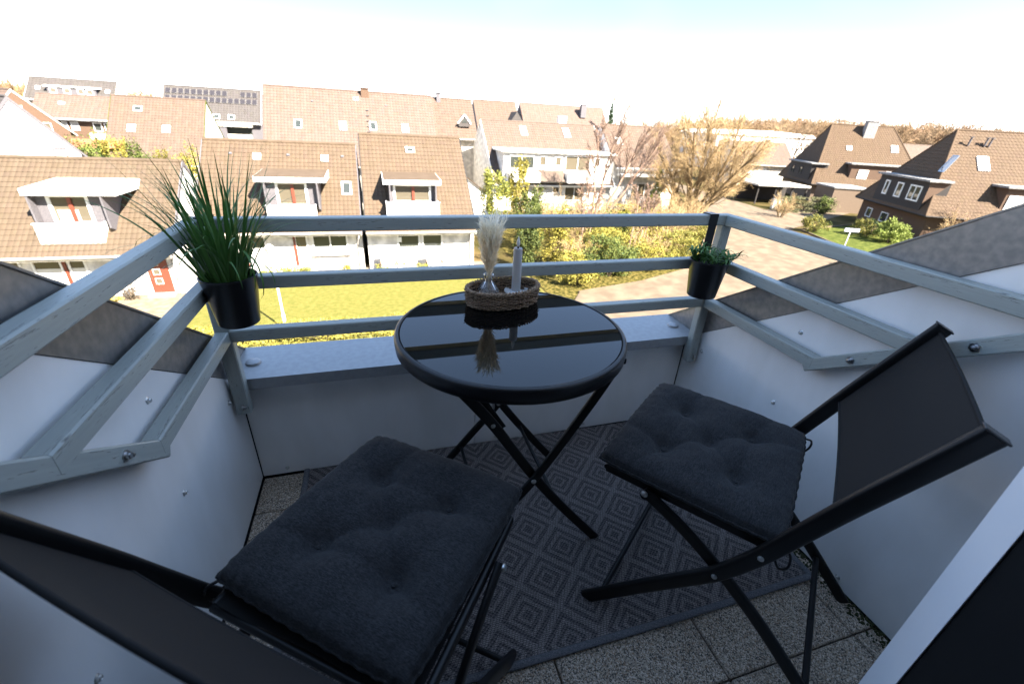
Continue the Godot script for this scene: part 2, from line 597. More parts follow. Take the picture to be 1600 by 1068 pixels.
func bare_tree(called: String, label: String, at: Vector3, stems: Array, cfg: Dictionary, mat: Material, sd: int, cat := "tree", group := "") -> Node3D:
	var t := thing(called, label, cat, at, 0.0, group)
	var r := RandomNumberGenerator.new()
	r.seed = sd
	var trunk := Geo.new()
	var crown := Geo.new()
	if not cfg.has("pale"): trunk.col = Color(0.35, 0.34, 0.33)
	for s in stems:      # [offset, direction, length, radius]
		var d: Vector3 = s[1].normalized()
		var pts := [s[0] - Vector3(0, 0.2, 0)]
		var rad := [s[3] * 1.3]
		var q: Vector3 = s[0]
		for i in 5:
			q += (d + Vector3(r.randfn(), 0, r.randfn()) * 0.08).normalized() * s[2] / 5.0
			pts.append(q)
			rad.append(s[3] * lerpf(1.0, 0.3, (i + 1) / 5.0))
		trunk.tube(pts, rad, 8)
		for i in cfg.first:
			var f := lerpf(cfg.from, 1.0, (i + r.randf() * 0.7) / cfg.first)
			var u := f * 5.0
			var j := mini(int(u), 4)
			var bp: Vector3 = pts[j].lerp(pts[j + 1], u - j)
			var a := r.randf() * TAU
			var out := Vector3(cos(a), 0, sin(a))
			var bd: Vector3 = (d * cfg.rise + out * r.randf_range(0.5, 1.0)).normalized()
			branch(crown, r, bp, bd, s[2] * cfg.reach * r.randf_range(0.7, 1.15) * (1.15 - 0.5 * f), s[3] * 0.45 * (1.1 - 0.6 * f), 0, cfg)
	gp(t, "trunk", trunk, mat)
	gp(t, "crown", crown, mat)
	return t


# ------------------------------------------------------------------ houses
# rows of pantiles on a plane: o eave corner, U along, S up the slope, per-row ends lerped from (l0, r0) to (l1, r1)
func tile_rows(g: Geo, o: Vector3, U: Vector3, S: Vector3, l0: float, r0: float, l1: float, r1: float, rise: float, tw: float, th: float, sd: int) -> void:
	var N := U.cross(S).normalized()
	var r := RandomNumberGenerator.new()
	r.seed = sd
	var rows := int(ceil(rise / th))
	var wave := [0.0, 0.013, 0.02, 0.013]
	for i in rows:
		var s0 := rise * i / rows
		var s1 := rise * (i + 1) / rows
		var f := (s0 + s1) / 2.0 / rise
		var a := lerpf(l0, l1, f)
		var b := lerpf(r0, r1, f)
		if b - a < 0.05: continue
		var n := maxi(1, int(round((b - a) / tw)))
		var w := (b - a) / n
		for k in n:
			var t := r.randf_range(0.92, 1.07)
			g.col = Color(t, t * r.randf_range(0.97, 1.02), t * r.randf_range(0.94, 1.03))
			for q in 4:
				var x0 := a + w * (k + q / 4.0)
				var x1 := a + w * (k + (q + 1) / 4.0)
				var h0: float = wave[q]
				var h1: float = wave[(q + 1) % 4]
				var p0 := o + U * x0 + S * s0
				var p1 := o + U * x1 + S * s0
				var p2 := o + U * x1 + S * s1
				var p3 := o + U * x0 + S * s1
				g.quad(p0 + N * (h0 + 0.032), p1 + N * (h1 + 0.032), p2 + N * (h1 + 0.01), p3 + N * (h0 + 0.01))
				g.quad(p0 + N * (h0 - 0.02), p1 + N * (h1 - 0.02), p1 + N * (h1 + 0.032), p0 + N * (h0 + 0.032))
	g.col = Color.WHITE

# gable house; local x along the eaves, z towards the front, y up from its base
func house(label: String, cat: String, at: Vector3, ang: float, w: float, c: Dictionary) -> Node3D:
	var t := thing(c.get("name", "terraced_house"), label, cat, at, deg_to_rad(-ang), c.get("group", ""))
	var he: float = c.he
	var hr: float = c.hr
	var run: float = c.run           # eave line (front) to ridge, level
	var back: float = c.get("back", run)
	var ov: float = c.get("over", 0.6)
	var heb: float = c.get("heb", hr - (hr - he) * back / run)
	var k := (hr - he) / run
	var kb := (hr - heb) / back
	var wall := Geo.new()
	# pentagon in (z, y), front wall at z = -ov behind the eave line z = 0
	wall.prism([Vector2(-ov, -1.5), Vector2(-ov, he + k * ov - 0.12), Vector2(-run, hr - 0.14), Vector2(-run - back + ov, heb + kb * ov - 0.12), Vector2(-run - back + ov, -1.5)], Vector3(0.02, 0, 0), Vector3(0, 0, 1), Vector3.UP, Vector3(w - 0.04, 0, 0))
	gp(t, "wall", wall, c.get("wall", M.white))
	var roof := Geo.new()
	var vg: float = c.get("verge", 0.0)
	roof.prism([Vector2(0, he - 0.1), Vector2(0, he), Vector2(-run, hr), Vector2(-run - back, heb), Vector2(-run - back, heb - 0.1), Vector2(-run, hr - 0.13)], Vector3(-vg, -0.012, 0), Vector3(0, 0, 1), Vector3.UP, Vector3(w + 2 * vg, 0, 0))
	gp(t, "roof", roof, c.roof)
	var tg := Geo.new()
	var S := Vector3(0, hr - he, -run)
	tile_rows(tg, Vector3(0, he, 0), Vector3.RIGHT, S.normalized(), -vg, w + vg, -vg, w + vg, S.length(), c.get("tw", 0.3), c.get("th", 0.36), int(w * 100) + int(he * 10))
	var o := gp(t, "roof_tiles", tg, c.roof)
	o.set_meta("kind", "stuff")
	var cap := Geo.new()
	var nrid := int((w + 2 * vg) / 0.4)
	for i in nrid:
		var x0 := -vg + (w + 2 * vg) * i / nrid
		var x1 := -vg + (w + 2 * vg) * (i + 1) / nrid + 0.03
		var tt := rng.randf_range(0.85, 1.1)
		cap.col = Color(tt, tt, tt)
		cap.tube([Vector3(x0, hr + 0.0, -run), Vector3(x1, hr + 0.015, -run)], [0.12, 0.11], 6)
	gp(t, "ridge_cap", cap, c.roof).set_meta("kind", "stuff")
	if c.get("fascia", true):
		var fa := Geo.new()
		fa.bx(Vector3(-vg, he - 0.2, 0.0), Vector3(w + vg, he - 0.0, 0.05))
		fa.tube([Vector3(-vg, he - 0.03, 0.11), Vector3(w + vg, he - 0.03, 0.11)], [0.07, 0.07], 6)
		gp(t, "gutter", fa, c.get("trim", M.white_clean))
	if c.get("gable_trim", true):
		for x in [-vg - 0.05, w + vg]:
			var gt := Geo.new()
			gt.prism([Vector2(0, he - 0.16), Vector2(0, he + 0.05), Vector2(-run, hr + 0.06), Vector2(-run - back, heb + 0.05), Vector2(-run - back, heb - 0.16), Vector2(-run, hr - 0.2)], Vector3(x, 0, 0), Vector3(0, 0, 1), Vector3.UP, Vector3(0.05, 0, 0))
			gp(t, "verge_board", gt, c.get("vmat", c.get("trim", M.white_clean)))
	t.set_meta("he", he)
	return t

# a window: frame (part) with a pane (sub-part) behind it; p = centre on the wall, b = axes (x right, y up, z outward)
func window(t: Node3D, p: Vector3, b: Basis, w: float, h: float, frame: Material, pane: Material, bars := 0, fw := 0.09, called := "window") -> MeshInstance3D:
	var g := Geo.new()
	for s in [-1.0, 1.0]:
		g.box(Vector3(s * (w - fw) / 2, 0, 0.03), Vector3(fw, h, 0.1))
		g.box(Vector3(0, s * (h - fw) / 2, 0.028), Vector3(w - 2 * fw, fw, 0.096))
	for i in bars:
		g.box(Vector3(-w / 2 + w * (i + 1) / (bars + 1), 0, 0.026), Vector3(fw * 0.8, h - 2 * fw, 0.09))
	var o := part(t, called, g.mesh(), frame, p, b)
	var q := Geo.new()
	q.box(Vector3(0, 0, 0.008), Vector3(w - 2 * fw + 0.01, h - 2 * fw + 0.01, 0.02))
	part(o, "pane", q.mesh(), pane)
	return o

const FRONT := Basis(Vector3(1, 0, 0), Vector3(0, 1, 0), Vector3(0, 0, 1))

func slope_basis(he: float, hr: float, run: float) -> Basis:
	var S := Vector3(0, hr - he, -run).normalized()
	return Basis(Vector3.RIGHT, S, Vector3.RIGHT.cross(S))

# skylight on the front slope at local x, height y
func skylight(t: Node3D, c: Dictionary, x: float, y: float, w: float, h: float, pane: Material, frame: Material = null) -> void:
	var b := slope_basis(c.he, c.hr, c.run)
	var z: float = -c.run * (y - c.he) / (c.hr - c.he)
	window(t, Vector3(x, y, z) + b.z * 0.06, b, w, h, frame if frame else M.white_clean, pane, 0, 0.1, "skylight")

# balcony dormer as on the houses across the lawn; x0..x1 cheeks, yc canopy underside, zc canopy front, zw window plane
func dormer(t: Node3D, c: Dictionary, x0: float, x1: float, yc: float, zc: float, zw: float, wx0: float, wx1: float, yb: float, zp: float, rail: bool, cx0: float, cx1: float) -> void:
	var k: float = (c.hr - c.he) / c.run
	var zr: float = -(yc + 0.34 - c.he) / k      # where the canopy top meets the slope
	var g := Geo.new()
	g.prism([Vector2(zc, yc), Vector2(zc, yc + 0.3), Vector2(zr - 0.1, yc + 0.42), Vector2(zr - 0.1, yc)], Vector3(cx0, 0, 0), Vector3(0, 0, 1), Vector3.UP, Vector3(cx1 - cx0, 0, 0))
	var d := gp(t, "dormer_canopy", g, M.white_clean)
	var tg := Geo.new()
	tg.prism([Vector2(zc + 0.03, yc + 0.303), Vector2(zr - 0.1, yc + 0.423), Vector2(zr - 0.1, yc + 0.45), Vector2(zc + 0.03, yc + 0.33)], Vector3(cx0 + 0.05, 0, 0), Vector3(0, 0, 1), Vector3.UP, Vector3(cx1 - cx0 - 0.1, 0, 0))
	gp(d, "canopy_roofing", tg, c.get("canopy", c.roof))
	var zfb: float = -(yb - c.he) / k
	for x in [x0, x1 - 0.08]:
		var s := Geo.new()
		var zt: float = -(yc - c.he) / k
		s.prism([Vector2(zw + 0.45, maxf(yb, c.he - k * (zw + 0.45)) - 0.1), Vector2(zw + 0.45, yc), Vector2(zt, yc), Vector2(zw, c.he - k * zw - 0.1)], Vector3(x, 0, 0), Vector3(0, 0, 1), Vector3.UP, Vector3(0.08, 0, 0))
		gp(t, "dormer_cheek", s, M.slate)
	var pn := Geo.new()
	pn.bx(Vector3(x0 + 0.08, yb, zw - 0.12), Vector3(wx0, yc, zw))
	pn.bx(Vector3(wx1, yb, zw - 0.12), Vector3(x1 - 0.08, yc, zw))
	pn.bx(Vector3(wx0, yb - 0.6, zw - 0.12), Vector3(wx1, yb - 0.01, zw - 0.002))
	gp(t, "dormer_front", pn, M.slate)
	var wn := window(t, Vector3((wx0 + wx1) / 2, (yb + yc) / 2, zw - 0.06), FRONT, wx1 - wx0, yc - yb, M.white_clean, M.pane_dim, 0, 0.14)
	var rb := Geo.new()
	rb.box(Vector3(0.05, 0, 0.05), Vector3(0.16, yc - yb - 0.3, 0.1))
	gp(wn, "mullion", rb, M.redwood)
	var lw := Geo.new()
	lw.box(Vector3(-(wx1 - wx0) * 0.1, -(yc - yb) * 0.22, 0.024), Vector3((wx1 - wx0) * 0.5, (yc - yb) * 0.42, 0.02))
	if rail: gp(wn, "curtain", lw, M.pane_blind)
	# balcony tray in front of the window
	var b := Geo.new()
	var yt := yb + 0.15
	var y0 := yb - 0.95
	b.bx(Vector3(wx0 - 0.5, y0 + 0.08, zp - 0.06), Vector3(wx1 + 0.4, yt, zp))
	b.bx(Vector3(wx0 - 0.5, y0 + 0.08, zw), Vector3(wx0 - 0.44, yt, zp - 0.062))
	b.bx(Vector3(wx1 + 0.34, y0 + 0.08, zw), Vector3(wx1 + 0.4, yt, zp - 0.062))
	b.bx(Vector3(wx0 - 0.5, y0, zw), Vector3(wx1 + 0.4, y0 + 0.077, zp))
	b.bx(Vector3(wx0 - 0.54, yt + 0.003, zp - 0.1), Vector3(wx1 + 0.44, yt + 0.05, zp + 0.04))
	gp(t, "balcony_parapet", b, M.white_clean)

func sheet(pts: Array, y: float) -> Geo:
	var g := Geo.new()
	var pk := PackedVector2Array()
	for p in pts:
		pk.append(p)
	var ids := Geometry2D.triangulate_polygon(pk)
	for i in range(0, ids.size(), 3):
		var q := []
		for e in 3:
			var p := pk[ids[i + e]]
			q.append(Vector3(p.x, GY + y, -p.y))
		g.face(q, Vector3(q[0].x, -1000, q[0].z))
	return g

func W(u: float, v: float, y := 0.0) -> Vector3:
	return Vector3(u, GY + y, -v)


# ------------------------------------------------------------------ scene
func _ready() -> void:
	rng.seed = 7
	var cam := Camera3D.new()
	cam.name = "camera"
	cam.keep_aspect = Camera3D.KEEP_HEIGHT
	cam.position = Vector3(0, 1.2, 0)
	cam.rotation_order = EULER_ORDER_YXZ
	cam.rotation = Vector3(-0.46832, -0.31342, 0.05551)
	cam.near = 0.02
	cam.far = 3000.0
	add_child(cam)
	var at := CameraAttributesPhysical.new()
	at.frustum_focal_length = 15.28
	at.frustum_focus_distance = 1.35
	at.exposure_aperture = 4.0
	at.frustum_near = 0.02
	at.frustum_far = 3000.0
	cam.attributes = at
	cam.fov = 76.29
	var sun := DirectionalLight3D.new()
	sun.name = "sun"
	sun.light_energy = 1.03
	sun.light_color = Color(1.0, 0.965, 0.91)
	sun.light_angular_distance = 0.5
	sun.shadow_enabled = true
	add_child(sun)
	sun.look_at_from_position(Vector3(0.395, 0.669, 0.630) * 10.0, Vector3.ZERO)
	var sky := ProceduralSkyMaterial.new()
	sky.sky_top_color = lin(0.060, 0.093, 0.156)
	sky.sky_horizon_color = lin(0.68, 0.65, 0.61)
	sky.sky_curve = 0.033
	sky.ground_bottom_color = lin(0.09, 0.075, 0.05)
	sky.ground_horizon_color = lin(0.14, 0.13, 0.12)
	sky.sun_angle_max = 8.0
	sky.sky_cover = cloud_cover()
	var env := Environment.new()
	env.background_mode = Environment.BG_SKY
	env.sky = Sky.new()
	env.sky.sky_material = sky
	env.tonemap_mode = Environment.TONE_MAPPER_LINEAR
	env.tonemap_exposure = 11.0
	env.sdfgi_enabled = true
	env.ssao_enabled = true
	env.ssil_enabled = true
	var we := WorldEnvironment.new()
	we.name = "environment"
	we.environment = env
	add_child(we)
	materials()
	ground()
	own_building()
	railing()
	neighbours()
	far_houses()
	right_houses()
	garden()
	trees()
	rug()
	table()
	chairs()
	table_things()
	pots()

func cloud_cover() -> ImageTexture:
	var f := FastNoiseLite.new()
	f.seed = 12
	f.frequency = 1.0
	f.fractal_octaves = 5
	var im := Image.create(512, 256, false, Image.FORMAT_RGBAF)
	for y in 256:
		for x in 512:
			var lon := (x / 512.0 - 0.5) * TAU
			var lat := (0.5 - y / 256.0) * PI
			var d := Vector3(cos(lat) * sin(lon), sin(lat), -cos(lat) * cos(lon))
			var a := 0.0
			if d.y > 0.0:
				var q := Vector3(d.x, d.y * 3.2, d.z) * 1.7
				var bank := pow(0.5 + 0.5 * cos(lon + 0.9), 1.5)      # a bank of thin cloud towards the left
				a = clampf((f.get_noise_3d(q.x, q.y, q.z) * 0.5 + 0.5 - 0.66 + 0.5 * bank) * 1.6, 0, 1) * 0.03
			im.set_pixel(x, y, Color(1, 0.98, 0.95, a))
	return ImageTexture.create_from_image(im)

func ground() -> void:
	var g := Geo.new()
	var xs := [-1500.0, -700.0, -300.0, -150.0, -80.0, -40.0, -15.0, 0.0, 15.0, 30.0, 45.0, 60.0, 80.0, 120.0, 200.0, 350.0, 700.0, 1500.0]
	var vs := [-60.0, -20.0, 0.0, 15.0, 25.0, 35.0, 45.0, 55.0, 65.0, 80.0, 95.0, 120.0, 160.0, 220.0, 350.0, 700.0, 2000.0]
	var rows := []
	for v in vs:
		var row := PackedVector3Array()
		for x in xs:
			row.append(W(x, v, rise(x, v)))
		rows.append(row)
	g.grid(rows)
	struct("ground", g, M.earth)
	struct("lawn", sheet([Vector2(-30, 12), Vector2(9.5, 12), Vector2(9.5, 27.2), Vector2(-9.2, 27.2), Vector2(-9.6, 22.5), Vector2(-30, 22.0)], 0.02), M.lawn)
	struct("terrace_paving", sheet([Vector2(-9.2, 27.2), Vector2(8.0, 27.2), Vector2(8.0, 30.2), Vector2(-9.2, 30.2)], 0.024), M.paving)
	struct("garden_path", sheet([Vector2(-30, 22.0), Vector2(-9.6, 22.5), Vector2(-9.2, 27.2), Vector2(-9.2, 30), Vector2(-30, 30)], 0.028), M.paving)
	struct("road", sheet([Vector2(4, 4), Vector2(60, 4), Vector2(46, 22), Vector2(41.5, 30), Vector2(44.2, 38), Vector2(66, 47.5), Vector2(66, 50), Vector2(52, 49.5), Vector2(53.5, 59), Vector2(60, 90), Vector2(55, 90), Vector2(48.5, 60), Vector2(40, 46), Vector2(29.5, 34.0), Vector2(23, 26.6), Vector2(16.7, 24.0), Vector2(11.5, 22.8), Vector2(9.6, 20)], 0.032), M.road)
	struct("shrub_bed", sheet([Vector2(9.6, 20.5), Vector2(11.5, 22.8), Vector2(16.7, 24.0), Vector2(23, 26.6), Vector2(29.5, 34.0), Vector2(38, 44), Vector2(30, 47.5), Vector2(9.6, 47)], 0.03), M.bed)
	struct("front_lawn", sheet([Vector2(42.3, 30), Vector2(45, 26), Vector2(60, 24), Vector2(62, 34), Vector2(55.5, 39.4), Vector2(45.2, 37.6)], 0.036), M.lawn_green)
	var kb := Geo.new()
	for s in [[Vector2(11.5, 22.8), Vector2(16.7, 24.0)], [Vector2(16.7, 24.0), Vector2(23, 26.6)], [Vector2(23, 26.6), Vector2(29.5, 34.0)], [Vector2(29.5, 34.0), Vector2(40, 46)], [Vector2(42.3, 30), Vector2(45.2, 37.6)], [Vector2(45.2, 37.6), Vector2(55.5, 39.4)]]:
		var a: Vector2 = s[0]
		var b: Vector2 = s[1]
		kb.bar(W(a.x, a.y, 0.05), W(b.x, b.y, 0.05), Vector3.UP, 0.22, 0.14)
	struct("kerb", kb, M.road)

func rise(x: float, v: float) -> float:
	return 2.6 * smoothstep(62.0, 95.0, v) * (1.0 - smoothstep(10.0, 60.0, x))


# ------------------------------------------------------------------ the balcony
func screw(parent: Node, p: Vector3, nrm: Vector3, r := 0.008, called := "screw") -> void:
	var g := Geo.new()
	g.lathe([Vector2(r, 0), Vector2(r, r * 0.25), Vector2(r * 0.62, r * 0.5), Vector2(r * 0.6, r * 0.9), Vector2(r * 0.42, r * 1.05), Vector2(r * 0.3, r * 0.75), Vector2(0.0001, r * 0.7)], Vector3.ZERO, 14)
	var x := nrm.cross(Vector3(0.3, 0.8, 0.52)).normalized()
	part(parent, called, g.mesh(), M.rivet, p, Basis(x, nrm, x.cross(nrm)))

func roof_y(z: float) -> float:
	return 0.473 + 0.673 * (z + 1.30)

func own_building() -> void:
	var t := thing("apartment_building", "white clad roof balcony recess with zinc edging, part of the building behind the viewer", "building")
	# body and roof
	var g := Geo.new()
	g.bx(Vector3(-8, GY - 1, -2.7), Vector3(9, -0.62, 10.6))
	gp(t, "wall", g, M.offwhite)
	for s in [[-8.3, XL - 0.06, -3.3, 4.2], [XR + 0.06, 9.3, -3.3, 4.2], [XL - 0.06, XR + 0.06, -3.3, -1.53]]:
		var r := Geo.new()
		r.prism([Vector2(s[2], roof_y(s[2]) + 0.04), Vector2(s[3], roof_y(s[3]) + 0.04), Vector2(s[3], roof_y(s[3]) - 0.2), Vector2(s[2], roof_y(s[2]) - 0.2)], Vector3(s[0], 0, 0), Vector3(0, 0, 1), Vector3.UP, Vector3(s[1] - s[0], 0, 0))
		gp(t, "roof", r, M.tile_grey)
	var rb := Geo.new()
	rb.prism([Vector2(4.2, roof_y(4.2) + 0.04), Vector2(11, -0.6), Vector2(11, -0.8), Vector2(4.2, roof_y(4.2) - 0.2)], Vector3(-8.3, 0, 0), Vector3(0, 0, 1), Vector3.UP, Vector3(17.6, 0, 0))
	gp(t, "back_roof", rb, M.tile_grey)
	# front parapet
	var fp := Geo.new()
	fp.bx(Vector3(XL + 0.0025, 0.0022, ZF - 0.012), Vector3(0.309, 0.425, ZF), 0.002)
	var fpm := gp(t, "front_panel", fp, M.panel)
	var fp2 := Geo.new()
	fp2.bx(Vector3(0.3110, 0.0022, ZF - 0.012), Vector3(XR - 0.0025, 0.425, ZF), 0.002)
	gp(t, "front_panel", fp2, M.panel)
	var core := Geo.new()
	core.bx(Vector3(XL - 0.05, -0.3, ZF - 0.13), Vector3(XR + 0.05, 0.42, ZF - 0.02))
	gp(t, "parapet_core", core, M.gap)
	for x in [-0.434, -0.051, 0.33, 0.72, 1.10]:
		screw(fpm, Vector3(x, 0.379, ZF), Vector3.BACK, 0.007)
	for x in [-0.39, 0.02, 0.40, 0.80]:
		screw(fpm, Vector3(x, 0.028, ZF), Vector3.BACK, 0.007)
	var cp := Geo.new()
	cp.prism([Vector2(-1.322, 0.45), Vector2(-1.53, 0.458), Vector2(-1.53, 0.40), Vector2(-1.524, 0.40), Vector2(-1.524, 0.44), Vector2(-1.328, 0.432), Vector2(-1.328, 0.412), Vector2(-1.322, 0.412)], Vector3(XL + 0.002, 0, 0), Vector3(0, 0, 1), Vector3.UP, Vector3(XR - XL - 0.004, 0, 0))
	var cpm := gp(t, "coping", cp, M.coping)
	for x in [XL + 0.05, XR - 0.055]:
		var d := Geo.new()
		d.lathe([Vector2(0.024, 0), Vector2(0.022, 0.006), Vector2(0.012, 0.011), Vector2(0.0001, 0.0125)], Vector3.ZERO, 18)
		part(cpm, "rivet_cap", d.mesh(), M.coping, Vector3(x, 0.454, -1.42))
	for x in [0.36]:
		var d := Geo.new()
		d.bx(Vector3(x, 0.412, -1.528), Vector3(x + 0.032, 0.456, -1.3205), 0.001)
		gp(cpm, "joint_strip", d, M.coping)
	# cheek walls with zinc edging
	for s in [-1.0, 1.0]:
		var x: float = XR if s > 0 else XL
		var o := Vector3(x, 0, 0)
		var w := Geo.new()
		w.prism([Vector2(ZF + 0.0015, 0.0022), Vector2(-0.16, 0.0022), Vector2(-0.16, roof_y(-0.16) - 0.001), Vector2(ZF + 0.0015, roof_y(ZF) - 0.001)], o, Vector3(0, 0, 1), Vector3.UP, Vector3(0.012 * s, 0, 0))
		var wm := gp(t, "cheek_panel", w, M.panel)
		var b := Geo.new()
		b.prism([Vector2(-1.5, -0.3), Vector2(-0.15, -0.3), Vector2(-0.15, roof_y(-0.15)), Vector2(-1.5, roof_y(-1.5))], o + Vector3(0.02 * s, 0, 0), Vector3(0, 0, 1), Vector3.UP, Vector3(0.1 * s, 0, 0))
		gp(t, "cheek_core", b, M.gap)
		var z := Geo.new()
		var zs := [-1.53, -0.62, 0.0] if s > 0 else [-1.53, -0.45, 0.0]
		for i in 2:
			var a: float = zs[i]
			var e: float = zs[i + 1]
			z.prism([Vector2(a, roof_y(a)), Vector2(e, roof_y(e)), Vector2(e, roof_y(e) + 0.132), Vector2(a, roof_y(a) + 0.132)], o + Vector3(-0.003 * s - 0.0015 * s * i, 0, 0), Vector3(0, 0, 1), Vector3.UP, Vector3(0.02 * s, 0, 0))
			z.prism([Vector2(a, roof_y(a) + 0.133), Vector2(e, roof_y(e) + 0.133), Vector2(e, roof_y(e) + 0.138), Vector2(a, roof_y(a) + 0.138)], o + Vector3(-0.006 * s, 0, 0), Vector3(0, 0, 1), Vector3.UP, Vector3(0.17 * s, 0, 0))
		gp(t, "zinc_edging", z, M.zinc)
		var sp := [[0.66, -0.905], [0.405, -0.906], [0.398, -1.279], [0.40, -0.522], [0.735, -0.64]] if s < 0 else [[0.66, -0.907], [0.396, -0.909], [0.398, -1.28], [0.699, -0.682], [0.03, -0.517], [0.05, -1.29], [0.4, -0.53]]
		for q in sp:
			screw(wm, Vector3(x + 0.0025 * s, q[0], q[1]), Vector3(-s, 0, 0), 0.0085)
	# dormer front with the door opening, room behind
	var f := Geo.new()
	f.bx(Vector3(-1.3, -0.3, -0.15), Vector3(-0.44, 2.3, -0.01))
	f.bx(Vector3(0.785, -0.3, -0.15), Vector3(2.3, 2.3, -0.01))
	f.bx(Vector3(-0.438, 2.1, -0.148), Vector3(0.783, 2.3, -0.012))
	f.bx(Vector3(-0.438, -0.3, -0.148), Vector3(0.783, -0.004, -0.012))
	gp(t, "facade", f, M.panel)
	for q in [[0.72, 0.782], [-0.436, -0.40]]:
		var j := Geo.new()
		j.prism([Vector2(0.72, -0.2025), Vector2(0.68, -0.1603), Vector2(0.782, -0.1603), Vector2(0.782, -0.2025)] if q[0] > 0 else [Vector2(-0.436, -0.2025), Vector2(-0.40, -0.2025), Vector2(-0.40, -0.1603), Vector2(-0.436, -0.1603)], Vector3.ZERO, Vector3.RIGHT, Vector3.BACK, Vector3(0, 2.098, 0))
		gp(t, "door_frame", j, M.white_frame)
		var jd := Geo.new()
		jd.bx(Vector3(q[0] - 0.037 if q[0] > 0 else q[0], 0.0, -0.1598), Vector3(q[1], 2.098, 0.1), 0.002)
		gp(t, "door_gasket", jd, M.dark_frame)
	var c := Geo.new()
	c.bx(Vector3(-1.35, 2.302, -0.165), Vector3(2.35, 2.42, 3.7))
	gp(t, "canopy", c, M.white_clean)
	var r := Geo.new()
	r.bx(Vector3(-1.3, -0.3, -0.008), Vector3(-1.2, 2.3, 3.6))
	r.bx(Vector3(2.2, -0.3, -0.008), Vector3(2.3, 2.3, 3.6))
	r.bx(Vector3(-1.3, -0.3, 3.602), Vector3(2.3, 2.3, 3.7))
	r.bx(Vector3(-1.198, -0.3, -0.008), Vector3(2.198, -0.05, 3.598))
	gp(t, "room", r, M.room)

	# floor slabs
	var fl := Geo.new()
	fl.bx(Vector3(XL - 0.1, -0.3, ZF - 0.1), Vector3(XR + 0.1, -0.035, -0.15))
	var fm := struct("balcony_floor", fl, M.gap)
	var xs := [XL + 0.004, -0.078, 0.334, 0.741, 1.152, XR - 0.004]
	var zs := [ZF + 0.004, -1.212, -0.80, -0.388, -0.16]
	for i in 5:
		for k in 4:
			var s := Geo.new()
			s.bx(Vector3(xs[i] + 0.002, -0.04, zs[k] + 0.002), Vector3(xs[i + 1] - 0.002, rng.randf_range(-0.0012, 0.0), zs[k + 1] - 0.002), 0.003)
			gp(fm, "slab", s, M.slab)
	# moss in the joint along the right wall
	var mg := Geo.new()
	for i in 420:
		var z := rng.randf_range(-0.75, -0.2)
		var x := XR - absf(rng.randfn()) * 0.022 - 0.002
		var q := rng.randf_range(0.002, 0.005)
		mg.box(Vector3(x, 0.001, z), Vector3(q * 1.6, q, q * 1.6), 0.001, Basis.from_euler(Vector3(rng.randf(), rng.randf() * 6, rng.randf())))
	gp(fm, "moss", mg, M.moss).set_meta("kind", "stuff")

func rail(parent: Node, called: String, a: Vector3, b: Vector3, w := 0.034, h := 0.037) -> MeshInstance3D:
	var d := (b - a).normalized()
	var up := (Vector3.UP - d * d.y).normalized() if absf(d.y) < 0.9 else Vector3.BACK
	var g := Geo.new()
	g.box(Vector3.ZERO, Vector3((b - a).length(), h, w), 0.003)
	return part(parent, called, g.mesh(), M.paint, (a + b) / 2.0, Basis(d, up, d.cross(up)))

func bolt(parent: Node, p: Vector3, s: float) -> void:
	var g := Geo.new()
	g.lathe([Vector2(0.011, 0), Vector2(0.011, 0.002), Vector2(0.0072, 0.002), Vector2(0.0072, 0.007), Vector2(0.0045, 0.0072), Vector2(0.0045, 0.012), Vector2(0.0001, 0.013)], Vector3.ZERO, 6)
	part(parent, "bolt", g.mesh(), M.steel, p, Basis(Vector3(0, -s, 0), Vector3(s, 0, 0), Vector3(0, 0, 1)))

func railing() -> void:
	var t := thing("balcony_railing", "weathered grey painted three bar balcony railing with flaking top edges", "railing")
	var xl := -0.445
	var xr := 1.205
	var zf := -1.305
	for y in [0.925, 0.7695, 0.612]:
		rail(t, "front_rail", Vector3(xl - 0.017, y, zf), Vector3(xr + 0.017, y, zf))
	for s in [-1.0, 1.0]:
		var x: float = xr if s > 0 else xl
		var n := 0
		for y in [0.925, 0.7695, 0.612]:
			var ze: float = (y - 0.60) / 0.695 - 0.818
			rail(t, "side_rail", Vector3(x, y, zf + 0.017), Vector3(x, y, ze - 0.004))
			n += 1
		rail(t, "wall_bar", Vector3(x, 0.5905, -0.8317), Vector3(x, 1.0, -0.2425), 0.033, 0.0365)
		var p := rail(t, "post", Vector3(x, 0.345, zf - 0.001 * s), Vector3(x, 0.9435 - 0.037, zf), 0.04, 0.033)
		bolt(t, Vector3(x - 0.0, 0.372, zf + 0.017), 1.0)
		for z in ([-0.712, -0.497] if s > 0 else [-0.705, -0.46]):
			bolt(t, Vector3(x - s * 0.0165, 0.60 + 0.695 * (z + 0.818), z), -s)
		for z in [-0.712, -0.497]:
			var q := Geo.new()
			var wx: float = (XR if s > 0 else XL)
			q.bar(Vector3(x + s * 0.0165, 0.60 + 0.695 * (z + 0.818), z), Vector3(wx, 0.60 + 0.695 * (z + 0.818), z), Vector3.UP, 0.02, 0.02)
			gp(t, "spacer", q, M.steel)


